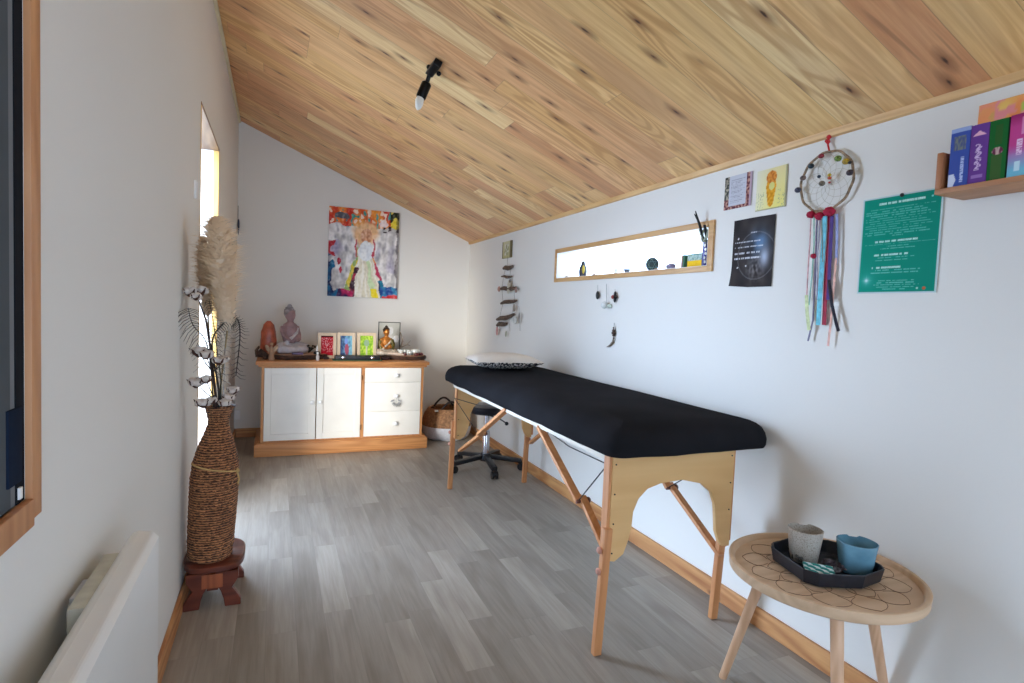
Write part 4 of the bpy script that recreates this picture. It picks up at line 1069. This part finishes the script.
m = MB(); m.bb((SXI-.02, y0-.012, sz), (SXI+.03, y0+.000, zt)); m.build('pages', plain('brown_red_edge', (170, 110, 96), .6), th)
m = MB(); m.bb((SXI-.022, y0-.026, sz), (SXI+.03, y0-.013, zt+.002)); m.build('cover', plain('deep_green_spine', (40, 98, 70), .5), th)
y1 = S(689).y; y2 = S(703.5).y; zt = Zs(696, 254)
def pack(s, t):
    if t < .55: return mixc((240, 190, 30), (250, 206, 50), .5+nz(s, t, 9))
    c_ = (184, 206, 198)
    if abs(nz(s, t, 16, 4)) < .12: c_ = (110, 150, 140)
    if t > .9: c_ = (110, 150, 140)
    return c_
tag(picture('card_box', pack, 30, 20, lambda s, t, d: Vector((SXI-.012+d, y1+(y2-y1)*s, sz+(zt-sz)*t)), loc=(SXI, y1, sz), thick=.03), 'yellow and pale green card box standing left of the blue vase', 'box')
c = P(706, 268, 0, XR+.024); c.z = sz; th = thing('blue_vase', 'slim dark blue vase at the right end of the window sill', 'vase', c); hv = Zs(706, 242)-sz
m = MB(); m.lathe([(.019, 0), (.021, .004), (.020, hv*.5), (.018, hv*.85), (.021, hv), (.017, hv-.002), (.014, hv*.5)], c, 24); m.build('vase_body', plain('cobalt_blue', (44, 44, 128), .2, 0, .25, 30), th)
m = MB()
for k in range(5):
    z = hv*(.15+.16*k); m.ball(c+Vector((-.018, -.010+.004*math.sin(k*2), z)), .006, 8, (.3, 1, 1.2))
m.build('white_dabs', M_whitep, th)
th = thing('dried_bouquet', 'dark dried stems with pale green leaves rising from the blue vase', 'dried stems', c+Vector((0, 0, hv)))
def RS(px, py, o=.05): return P(px, py, 0, XR+o)
m = MB()
b0 = c+Vector((0, 0, hv*.6))
m.tube([b0, RS(703, 237, .005), RS(700, 226, -.025), RS(697.5, 219, -.035), RS(695.5, 211, -.045)], [.004, .005, .006, .005, .002], 7)
m.tube([b0, RS(706, 238, .005), RS(705, 228, -.02), RS(704.5, 225, -.022)], [.004, .005, .006, .006], 7)
m.tube([RS(698, 221, -.033), RS(696, 217, -.038), RS(694.5, 214, -.04)], [.003, .003, .002], 6)
m.build('stems', plain('black_stem', (26, 24, 24), .8), th)
m = MB()
for (a, b) in ((701, 234), (703, 232), (707, 236), (705, 239), (709, 231), (702, 239), (707, 232), (700, 230)):
    q = RS(a, b, -.004); m.tube([b0, (b0+q)/2, q], .0015, 5); m.ball(q, .013, 8, (.35, .5, 1.2), Matrix.Rotation(random.uniform(-.6, .6), 3, 'X'))
m.build('leaves', plain('sage_leaf', (150, 158, 138), .8), th)

# hanging pendants under the window
def pend(px, pt_, pb, label, kind):
    a = W(px, pt_, .012); b = W(px, pb, .012); th = thing('hanging_pendant', label, 'pendant', a)
    m = MB(); m.tube([a, b], .0011, 5); m.build('cord', plain('grey_thread', (120, 116, 110), .8), th); return th, a, b
th, a, b = pend(597.8, 285, 292, 'leftmost pendant under the window with a narrow dark bead', 0)
m = MB(); m.ball(b-Vector((0, 0, .018)), .011, 12, (1, 1, 2.2)); m.build('bead', plain('near_black_bead', (40, 40, 36), .4), th)
th, a, b = pend(606.5, 284, 302, 'clear glass ball pendant hanging in the middle under the window', 1)
m = MB(); m.ball(W(604.5, 305, .022), .020, 20); m.build('glass_ball', plain('pearl_glass', (226, 230, 226), .1, 0, .02), th)
m = MB(); m.ball(W(609.5, 306, .012), .012, 12); m.build('glass_bead', plain('pearl_glass2', (200, 214, 200), .1, 0, .02), th)
th, a, b = pend(615, 289, 294, 'rightmost pendant under the window with a red and black bead', 2)
m = MB(); m.lathe([(.002, -.030), (.007, -.022), (.008, -.010), (.019, .0), (.008, .010), (.007, .022), (.002, .032)], W(615, 297, .012), 12); m.build('black_bead', M_black, th)
m = MB(); m.ball(W(613, 297, .022), .011, 10); m.build('red_bead', plain('dull_red', (160, 76, 70), .4), th)
a = W(614.2, 323, .01); th = thing('feather_pendant', 'lone dark beaded pendant with a curved feather lower on the right wall', 'pendant', a)
m = MB(); m.tube([a, W(614, 330, .01)], .0015, 5)
for py, r in ((328, .006), (330.5, .010), (333, .013), (335.5, .008), (338, .006)): m.ball(W(613.7, py, .01), r, 8, (1, 1, .8))
m.build('beads', plain('brown_beads', (70, 48, 36), .6), th)
m = MB(); m.tube([W(613.6, 338, .01), W(612.8, 342, .01), W(610, 345.5, .01), W(606.5, 347, .01)], [.003, .006, .006, .001], 8); m.build('feather', plain('feather_tan', (130, 116, 100), .8), th)

# driftwood mobile on the right wall near the back corner
a = W(508, 258, .02); mo_ = thing('driftwood_mobile', 'driftwood mobile of stacked sticks and shells hanging near the back right corner', 'wall mobile', a)
M_dw = plain('grey_brown_stick', (104, 84, 68), .85, 0, .3, 50, .5)
rows = [((503.5, 268.5), (512.5, 266), .013), ((501.5, 276.5), (512, 276), .007), ((500, 289), (516, 287.5), .012), ((501, 303.5), (516.5, 300.5), .011), ((497, 319.5), (514, 314), .013), ((497, 325.5), (506.5, 323.5), .013)]
m = MB(); m.tube([W(507.5, 256, .012), W(507.8, 268, .012)], .0012, 5)
for (l, r, _), (l2, r2, _2) in zip(rows, rows[1:]):
    m.tube([W(l[0]+2, l[1], .014), W(l2[0]+2, l2[1], .014)], .0012, 5); m.tube([W(r[0]-2, r[1], .014), W(r2[0]-2, r2[1], .014)], .0012, 5)
for px in (499, 509, 519): m.tube([W(px, 318 if px < 515 else 306, .014), W(px+1, 331, .014)], .0012, 5)
m.build('threads', plain('mobile_thread', (130, 118, 100), .9), mo_)
for (l, r, rad) in rows:
    p0, p1 = W(*l, .018), W(*r, .018); mm = (p0+p1)/2+Vector((0, 0, random.uniform(-.01, .01))); m = MB(); m.tube([p0, p0.lerp(mm, .5)+Vector((0, 0, .006)), mm, mm.lerp(p1, .6)-Vector((0, 0, .004)), p1], [rad*.8, rad*1.4, rad*1.5, rad*1.2, rad*.7], 8); m.build('stick', M_dw, mo_)
for (px, py, r, c3, sc4) in ((499, 289, .022, (190, 140, 120), (.3, 1, .8)), (516, 290, .018, (150, 120, 108), (.3, 1, .9)), (508.5, 287, .032, (206, 200, 176), (.2, .6, 1.3)), (514, 308, .020, (150, 136, 116), (.3, .8, 1.2)), (515, 320, .030, (206, 206, 198), (.3, 1, .8)), (497, 331, .022, (208, 150, 140), (.3, .6, 1.3)), (506, 334, .020, (190, 186, 160), (.3, .7, .9)), (519, 318, .016, (150, 140, 130), (.3, .5, 2.)), (510, 281, .012, (110, 96, 82), (.4, 1, 1))):
    m = MB(); m.ball(W(px, py, .026), r*1.25, 12, sc4, None, .25, 4); m.build('shell', plain('shell_%d_%d' % (px, py), c3, .6), mo_)
def card1(s, t):
    c_ = mixc((176, 170, 122), (206, 200, 160), t)
    if .3 < s < .7 and .15 < t < .85: c_ = mixc((214, 210, 190), (150, 150, 110), .5+nz(s, t, 8, 2)*1.5)
    if s > .86 or s < .08: c_ = (112, 100, 70)
    return c_
y0, y1 = W(503.2, 250).y, W(512.2, 250).y; z0, z1 = W(507, 258).z, W(507.5, 241.5).z
tag(picture('small_plaque', card1, 16, 28, lambda s, t, d: Vector((XR-.012+d, y0+(y1-y0)*s, z0+(z1-z0)*t)), loc=(XR-.012, y0, z0), thick=.010), 'small olive-toned picture card on the wall above the driftwood mobile', 'card')

# cards, posters
def onwall(fr, to, zb, zt, off=.004):
    """fr,to: y at left and right edge in view"""
    return lambda s, t, d: Vector((XR-off+d, fr+(to-fr)*s, zb+(zt-zb)*t))
def words(s, t, rows_, seed, x0=.1, x1=.9, h=.5):
    """tiny illegible text: rows_ = list of (t centre, half height, s0, s1, strength)"""
    for i, (tc_, hh, a, b, k) in enumerate(rows_):
        if abs(t-tc_) < hh and a < s < b:
            w_ = noise.noise(Vector((s*38, i*7.3+seed, 0)))
            if w_ > -.22: return k*(.6+.4*abs(noise.noise(Vector((s*160, i*3.1, t*200))))*2)
    return 0
r_small = [(.66-.035*i+.2, .010, .2, .8-.1*(i % 3), .45) for i in range(18)]
def cardA(s, t):
    c_ = (196, 198, 206)
    k = words(s, t, [(.86-.048*i, .012, .24, .76-.08*((i*7) % 3), .5) for i in range(15)], 3)
    c_ = mixc(c_, (110, 112, 124), k)
    if s < .17 or s > .80 or t < .10:
        n_ = nz(s, t, 14, 3); c_ = mixc((92, 44, 54), (196, 150, 130), .5+n_*1.6)
        if s < .17 and t > .3: c_ = mixc((60, 62, 56), (170, 160, 140), .5+n_*1.8)
    if s > .93: c_ = (176, 156, 168)
    return c_
ya, yb_ = W(724.5, 195).y, W(751.5, 190).y
tag(picture('text_card', cardA, 60, 70, onwall(ya, yb_, W(737, 208).z, W(739, 174.5).z), loc=(XR-.004, ya, 1.6), thick=.002), 'white text card with dark floral border, left of the yellow card high on the wall', 'card')
def cardB(s, t):
    c_ = mixc((232, 222, 130), (226, 214, 160), t); c_ = mixc(c_, (226, 228, 210), max(0, .9-s*1.6)*.8)
    if (s-.5)**2/.030+(t-.45)**2/.15 < 1 and abs(s-.5) < .06+.18*(t+.05): c_ = mixc((206, 136, 20), (232, 170, 50), .5+nz(s, t, 14, 3)*1.6)
    if math.hypot(s-.5, (t-.78)*1.1) < .17: c_ = mixc((222, 146, 60), (190, 110, 40), .5+nz(s, t, 16, 4)*2)
    if (s-.52)**2/.008+(t-.56)**2/.010 < 1: c_ = (220, 214, 130)
    if s > .94 or t < .03: c_ = (176, 170, 130)
    if abs(nz(s, t, 12, 9)) < .05 and t < .45 and abs(s-.5) > .22: c_ = (150, 160, 130)
    return c_
ya, yb_ = W(756.5, 190).y, W(786.5, 187).y
tag(picture('yellow_card', cardB, 50, 60, onwall(ya, yb_, W(770, 209).z, W(772, 168).z), loc=(XR-.004, ya, 1.6), thick=.002), 'pale yellow card with an orange figure beside the dreamcatcher', 'card')
def dark(s, t):
    n_ = nz(s, t, 5, 3); c_ = mixc((40, 36, 36), (62, 56, 54), .5+n_)
    g = math.exp(-((s-.66)**2/.05+(t-.62)**2/.035)); c_ = mixc(c_, (92, 124, 160), g*(.8+n_*.8))
    g = math.exp(-((s-.80)**2/.012+(t-.42)**2/.02)); c_ = mixc(c_, (186, 200, 222), g*.9)
    g = math.exp(-((s-.6)**2/.03+(t-.27)**2/.02)); c_ = mixc(c_, (140, 136, 136), max(0, g*(.5+nz(s, t, 20, 2))))
    d = abs(math.hypot((s-.6)*.76, (t-.45))-.34)
    if d < .008: c_ = mixc(c_, (150, 150, 156), .35)
    k = words(s, t, [(.665, .009, .06, .70, .9), (.585, .009, .06, .76, .95), (.50, .009, .05, .70, .95), (.425, .010, .06, .72, 1.), (.79, .009, .46, .62, .8)], 8); c_ = mixc(c_, (226, 230, 236), k)
    for a, b in ((.14, .72), (.38, .31), (.16, .29)):
        if math.hypot((s-a)*.76, t-b) < .014: c_ = (206, 206, 206)
    return c_
ya, yb_ = W(734.5, 221).y, W(775.8, 215).y; zb, zt = W(752, 287).z, W(755, 217.5).z
def curl(s, t, d):
    k = max(0, 1-s*2.2)*max(0, 1-t*3)
    return Vector((XR-.004-.004*math.sin(s*PI)**2-.008*k*k+d, ya+(yb_-ya)*s+.003*k, zb+(zt-zb)*t+.006*k))
tag(picture('dark_poster', dark, 90, 120, curl, loc=(XR-.004, ya, zb), thick=.0012), 'dark starry poster with white lines of text and a curled lower corner', 'poster')
def green(s, t):
    if s < .018 or s > .982 or t < .012 or t > .988: return (186, 214, 214)
    c_ = mixc((0, 142, 118), (2, 134, 112), s)
    rows_ = [(.925, .010, .22, .80, 1.)]
    rows_ += [(.87-.0235*i, .0045, .05+.06*((i*5) % 3 == 0), .93-.05*((i*3) % 4), .42) for i in range(12)] + [(.590, .0045, .42, .56, .5)]
    rows_ += [(.535, .009, .20, .76, .95), (.508, .0035, .05, .95, .5), (.484, .004, .36, .64, .45), (.458, .004, .28, .72, .5)]
    rows_ += [(.395, .009, .20, .64, 1.), (.368, .0045, .22, .72, .5), (.340, .0045, .22, .64, .5)]
    rows_ += [(.265, .009, .18, .56, 1.), (.238, .0045, .18, .80, .5), (.212, .0045, .17, .78, .5)]
    rows_ += [(.130, .0045, .28, .74, .5), (.108, .0045, .26, .74, .5), (.086, .0045, .22, .80, .5), (.064, .0045, .26, .74, .5), (.042, .0045, .34, .64, .45)]
    k = words(s, t, rows_, 5); c_ = mixc(c_, (214, 244, 236), k)
    d = math.hypot((s-.12)*.76, t-.135); c_ = mixc(c_, (206, 236, 236), math.exp(-d*60)*1.2+.25*math.exp(-d*14))
    if abs(s-.12) < .004 and d < .07 or abs(t-.135) < .003 and d < .07: c_ = mixc(c_, (180, 230, 226), .6*(1-d/.07))
    if math.hypot((s-.86)*.76, t-.045) < .016: c_ = (176, 96, 60)
    if math.hypot((s-.78)*.76, t-.045) < .010: c_ = (160, 210, 200)
    if math.hypot((s-.88)*.76, t-.93) < .010: c_ = (120, 210, 200)
    return c_
ya, yb_ = P(860.5, 245, 0, XR-.004).y, P(939.6, 243, 0, XR-.004).y; zb, zt = W(897, 293).z, W(900, 194).z
gp = thing('green_poster', 'emerald green printed sheet pinned to the right wall under the bookshelf', 'poster', (XR-.004, ya, zb))
picture('sheet', green, 200, 260, onwall(ya, yb_, zb, zt), gp, thick=.0015)
q = W(902, 195, .006); m = MB(); m.ball(q, .006, 10); m.build('pin', M_black, gp)
for (px, py, lb) in ((759, 219, 'white pin at the top of the dark poster'),):
    pass

# dreamcatcher
ctr = W(826, 181.5, .016); hr = .098
dc = thing('dreamcatcher', 'beaded round dreamcatcher with long coloured ribbons hanging from a red cord', 'dreamcatcher', W(829, 136, .012))
def H(a, r, o=0.): return Vector((ctr.x+o, ctr.y+math.cos(a)*r, ctr.z+math.sin(a)*r))
m = MB(); m.loop([H(2*PI*k/64, hr*(1+.015*math.sin(k))) for k in range(64)], .0042, 8); m.build('hoop', plain('beige_hoop', (150, 126, 98), .8, 0, .3, 80), dc)
m = MB(); m.tube([W(829, 136, .012), W(828, 145, .012), H(PI/2+.05, hr)], .0032, 6); m.ball(W(829, 137, .012), .008, 8); m.ball(W(826.5, 141, .012), .006, 8); m.ball(W(828, 142, .012), .007, 8); m.build('hanging_cord', M_red_thread, dc)
m = MB()
N = 12
for lv in range(5):
    r0 = hr*(1-.17*lv); r1 = hr*(1-.17*(lv+1))
    for k in range(N):
        a0 = 2*PI*(k+.5*lv)/N; m.tube([H(a0, r0), H(a0+PI/N, r1), H(a0+2*PI/N, r0)], .0007, 4, False)
m.build('web', plain('web_thread', (196, 190, 172), .8), dc)
fc = [((821, 156), .009, (150, 40, 50)), ((811, 166), .010, (36, 60, 70)), ((803, 178), .010, (120, 100, 90)), ((798, 190), .011, (60, 60, 80)), ((838, 158.5), .011, (120, 150, 60)), ((846, 161.5), .011, (190, 160, 50)), ((850, 162.5), .006, (40, 40, 40)), ((850, 172.5), .011, (60, 50, 60)), ((829.5, 175), .006, (236, 190, 60)), ((829.5, 178), .006, (222, 100, 60)), ((819, 176.5), .006, (40, 60, 80)), ((822, 183.5), .010, (120, 110, 90)), ((829.5, 182.5), .004, (170, 60, 50))]
for i, ((px, py), r, c3) in enumerate(fc):
    m = MB(); m.ball(W(px, py, .020), r, 10, (1, 1.1, .9)); m.build('bead', plain('bead_%d' % i, c3, .4, 0, .4, 160), dc)
for i, (px, py, r) in enumerate(((811, 214.5, .014), (819.5, 216, .015), (829.5, 211.5, .018), (813.5, 256, .010))):
    m = MB()
    m.ball(W(px, py, .020), r, 14, (1, 1, .85), None, .25, 12); m.build('pompom', plain('crimson_pompom', (176, 30, 62), .9, 0, .2, 120), dc)
rib = [([(811, 216), (810, 240), (808, 270), (806.5, 300)], .0022, (226, 176, 176), 0), ([(814, 216), (814, 245), (812, 275), (809, 305)], .0022, (150, 200, 180), 0),
       ([(806.5, 295), (807, 312), (809, 330)], .006, (216, 226, 170), 1), ([(817, 220), (816, 250), (814.5, 290), (813, 320), (808, 341)], .003, (130, 126, 150), 0),
       ([(820, 218), (819, 235), (817, 260), (817, 300)], .003, (186, 180, 196), 0), ([(825, 216), (823.5, 240), (821, 280), (818, 325)], .008, (110, 196, 214), 1),
       ([(830, 214), (829, 240), (826, 280), (824, 325)], .007, (170, 28, 60), 1), ([(832, 216), (830.5, 245), (829, 280), (828, 300)], .006, (70, 40, 120), 1),
       ([(829, 280), (832, 305), (836, 322), (838.5, 331)], .005, (34, 30, 44), 0), ([(837, 214), (837, 240), (836, 265)], .004, (150, 160, 206), 1),
       ([(836, 258), (833.5, 290), (831, 320), (828, 346)], .0035, (236, 186, 170), 1), ([(822, 217), (822.5, 240), (823, 262)], .0025, (120, 140, 130), 0)]
for i, (pts, r, c3, flat) in enumerate(rib):
    m = MB(); q = [W(a, b, .014+.003*(i % 3)) for a, b in pts]
    if flat:
        for p0, p1 in zip(q, q[1:]):
            w_ = Vector((0, r, 0)); v = [m.bm.verts.new(z) for z in (p0-w_, p0+w_, p1+w_, p1-w_)]; m.bm.faces.new(v)
            bmesh.ops.solidify(m.bm, geom=m.bm.faces[:], thickness=0) if False else None
        w2_ = Vector((.002, 0, 0))
        for p0, p1 in zip(q, q[1:]):
            m.bar(p0, p1, r*2, .002, 0, up=(1, 0, 0))
    else: m.tube(q, r, 7)
    m.build('ribbon', plain('ribbon_%d' % i, c3, .7, 0, .15, 60), dc)

# ================================================================== WALL SHELF WITH BOOKS
SD = .125; sxf = XR-SD
# front-left corner measured on the shelf front plane
fl = P(934, 195, 0, sxf); ft = P(938, 154, 0, sxf)
ysh = P(976, 202, 0, XR).y
sh0 = fl.y
szb = P(934.5, 195, 0, sxf).z; 
sh = thing('wall_shelf', 'oak wall shelf with an upturned end holding a row of books', 'shelf', (XR, sh0-.3, szb))
TK = .014
sze = P(936, 188, 0, sxf).z; szt = P(937, 153.5, 0, sxf).z
m = MB(); m.bb((sxf, sh0-.62, szb), (XR, sh0, szb+TK), .002); m.build('board', wood('shelf_oak', (190, 134, 88), (160, 108, 68), 1), sh)
m = MB(); m.bb((sxf, sh0-TK, szb+TK), (XR, sh0, szt), .002); m.build('end_panel', wood('shelf_oak_up', (176, 116, 74), (140, 88, 56), 2), sh)
m = MB(); m.bb((sxf, sh0-.62, szb+TK), (XR, sh0-.62+TK, szt), .002); m.build('end_panel', wood('shelf_oak_up', (176, 116, 74), (140, 88, 56), 2), sh)
bz = szb+TK+.0005
def spine_blue(s, t):
    c_ = (62, 84, 160)
    if t > .93: c_ = (150, 170, 214)
    if .62 < t < .86 and .18 < s < .82: c_ = mixc((120, 128, 120), (80, 90, 130), .5+nz(s, t, 12)*2)
    if t < .22 and s < .42-1.2*abs(t-.11): c_ = (206, 214, 230)
    if .6 < s < .78 and .06 < t < .5 and noise.noise(Vector((s*9, t*60, 0))) > -.2: c_ = (176, 190, 226)
    return c_
def spine_purple(s, t):
    c_ = (104, 62, 140)
    if .80 < t < .88 and abs(s-.5) < .42*(1-(t-.80)/.09): c_ = (226, 176, 196)
    if .22 < t < .66 and abs(s-.5+.06*math.sin(t*60)) < .14 and noise.noise(Vector((s*8, t*70, 3))) > -.15: c_ = (206, 180, 216)
    if .08 < t < .14 and .2 < s < .8: c_ = (150, 116, 180)
    return c_
def spine_green(s, t):
    c_ = (26, 100, 44)
    if .58 < t < .92 and .3 < s < .7: c_ = (44, 92, 40)
    if t < .42 and .2 < s < .75: c_ = (60, 96, 46)
    if (s-.48)**2/.08+(t-.48)**2/.004 < 1: c_ = mixc((196, 170, 160), (100, 40, 70), .5+nz(s, t, 12, 8)*2)
    if s > .93: c_ = (10, 30, 20)
    return c_
def spine_pink(s, t):
    c_ = mixc((116, 190, 214), (176, 120, 180), (t-.1)/.3); c_ = mixc(c_, (196, 70, 140), (t-.36)/.15); c_ = mixc(c_, (150, 40, 100), (t-.8)/.2)
    if .5 < s < .72 and .66 < t < .94: c_ = mixc(c_, (226, 170, 206), .7)
    if .34 < s < .6 and .34 < t < .6 and noise.noise(Vector((s*8, t*60, 3))) > -.2: c_ = (230, 200, 226)
    if .3 < s < .55 and .08 < t < .24: c_ = (196, 226, 236)
    return c_
def spine_teal(s, t):
    c_ = mixc((20, 96, 120), (60, 40, 100), t); return c_ if abs(s-.5) > .15 else mixc(c_, (200, 210, 220), .5)
M_pages = plain('book_pages', (226, 218, 198), .8)
bx = sxf+.006
edges = [(946.5, 151.5), (964.5, 163), (985.5, 158), (1007.5, 152), (1030, 146)]
ys = [P(px, 170, 0, bx).y for px in (948.5, 968, 986.5, 1006.5, 1030, 1050)]
hts = [P(949, 131, 0, bx).z, P(969, 127, 0, bx).z, P(988, 122.5, 0, bx).z, P(1009, 116.5, 0, bx).z, P(1030, 116, 0, bx).z]
specs = [(spine_blue, (52, 74, 150), 'blue book first in the shelf row beside the wooden end'), (spine_purple, (96, 56, 132), 'purple book between the blue and the green books'), (spine_green, (16, 66, 36), 'dark green book with a small emblem on its spine'), (spine_pink, (180, 70, 140), 'pink book fading to light blue on the shelf'), (spine_teal, (24, 80, 110), 'dark teal book at the picture edge of the shelf row')]
for i, (fn, cv_, lb) in enumerate(specs):
    a, b = ys[i]-.0006, ys[i+1]+.0006; zt = max(hts[i], bz+.12); dp = .085
    th = thing('book', lb, 'book', ((bx+dp/2), (a+b)/2, bz), 'books on the wall shelf')
    m = MB(); ct = plain('book_cover_%d' % i, cv_, .4)
    m.bb((bx+.002, a-.002, bz), (bx+dp, a, zt)); m.bb((bx+.002, b, bz), (bx+dp, b+.002, zt)); m.build('cover', ct, th)
    picture('spine', fn, 24, 90, lambda s, t, d: Vector((bx+d-.0015*math.sin(PI*s), a+(b-a)*s, bz+(zt-bz)*t)), th, thick=.003)
    m = MB(); m.bb((bx+.003, b+.002, bz+.003), (bx+dp-.004, a-.002, zt-.004)); m.build('pages', M_pages, th)
def gaudy(s, t):
    n_ = nz(s, t*.5, 7, 3); c_ = mixc((240, 150, 90), (240, 200, 110), .5+n_*1.5)
    if nz(s, t, 9, 14) > .15: c_ = (180, 200, 90)
    if nz(s, t, 9, 24) > .25: c_ = (236, 150, 150)
    if s < .14: c_ = mixc(c_, (244, 160, 110), .7)
    return c_
gy0 = P(977.5, 112, 0, XR-.012).y; gz1 = P(980, 105, 0, XR-.012).z
tag(picture('colourful_card', gaudy, 60, 30, lambda s, t, d: Vector((XR-.012+d+.006*t, gy0-.26*s, bz+(gz1-bz)*t)), loc=(XR-.012, gy0, bz), thick=.003), 'orange and green patterned card standing behind the books against the wall', 'card')

# ================================================================== LIGHT
w = bpy.data.worlds.new('World'); sc.world = w; w.use_nodes = True
nt = w.node_tree; bg = nt.nodes['Background']
# brighter lobe added to one side of the sky for stronger doorway light
tcw = nt.nodes.new('ShaderNodeTexCoord'); dp_ = nt.nodes.new('ShaderNodeVectorMath'); dp_.operation = 'DOT_PRODUCT'
nt.links.new(tcw.outputs['Generated'], dp_.inputs[0]); dp_.inputs[1].default_value = Vector((-.74, .62, .24)).normalized()
def wm(op, a, b):
    n = nt.nodes.new('ShaderNodeMath'); n.operation = op
    for i, v in enumerate((a, b)):
        if isinstance(v, float): n.inputs[i].default_value = v
        else: nt.links.new(v, n.inputs[i])
    return n.outputs[0]
lobe = wm('MULTIPLY', wm('POWER', wm('MAXIMUM', dp_.outputs['Value'], 0.), 10.), 24.)
nt.links.new(wm('ADD', lobe, 4.6), bg.inputs[1])
bg.inputs[0].default_value = (.56, .725, 1.0, 1); bg.inputs[1].default_value = 5.1
def portal(name, loc, rot, sx, sy):
    l = bpy.data.lights.new(name, 'AREA'); l.shape = 'RECTANGLE'; l.size = sx; l.size_y = sy; l.cycles.is_portal = True
    o = bpy.data.objects.new(name, l); col.objects.link(o); o.location = loc; o.rotation_euler = rot; return o
portal('portal_door', (XL-.12, (DY0+DY1)/2, DZ/2), (0, -PI/2, 0), DZ, DY1-DY0)
portal('portal_strip', (XR+.128, (WY0+WY1)/2, (WZ0+WZ1)/2), (0, PI/2, 0), WZ1-WZ0, WY1-WY0)
portal('portal_front', ((OX[0]+OX[1])/2, YF-.1, .89), (PI/2, 0, 0), OX[1]-OX[0], 1.78)
sl = bpy.data.lights.new('sun', 'SUN'); sl.energy = 4.5; sl.angle = math.radians(28); sl.color = (1., .96, .9)
so = bpy.data.objects.new('sun', sl); col.objects.link(so)
dv = Vector((.62, .76, -.16)).normalized(); so.rotation_euler = dv.to_track_quat('-Z', 'Y').to_euler()

# ================================================================== CAMERA
cam = bpy.data.cameras.new('camera'); co = bpy.data.objects.new('camera', cam); col.objects.link(co)
cam.sensor_width = 36.; cam.sensor_fit = 'HORIZONTAL'; cam.lens = FPX/1024*36.; cam.clip_start = .01
co.matrix_world = Matrix(((CR.x, CU.x, -_f.x, 0), (CR.y, CU.y, -_f.y, 0), (CR.z, CU.z, -_f.z, CAMZ), (0, 0, 0, 1)))
sc.camera = co
sc.view_settings.view_transform = 'Standard'; sc.view_settings.look = 'None'; sc.view_settings.gamma = 1.
sc.view_settings.use_curve_mapping = False; sc.view_settings.exposure = .36
sc.cycles.max_bounces = 12; sc.cycles.diffuse_bounces = 8; sc.cycles.sample_clamp_indirect = 8.
for o in list(bpy.data.objects):
    if '_w' in o: del o['_w']
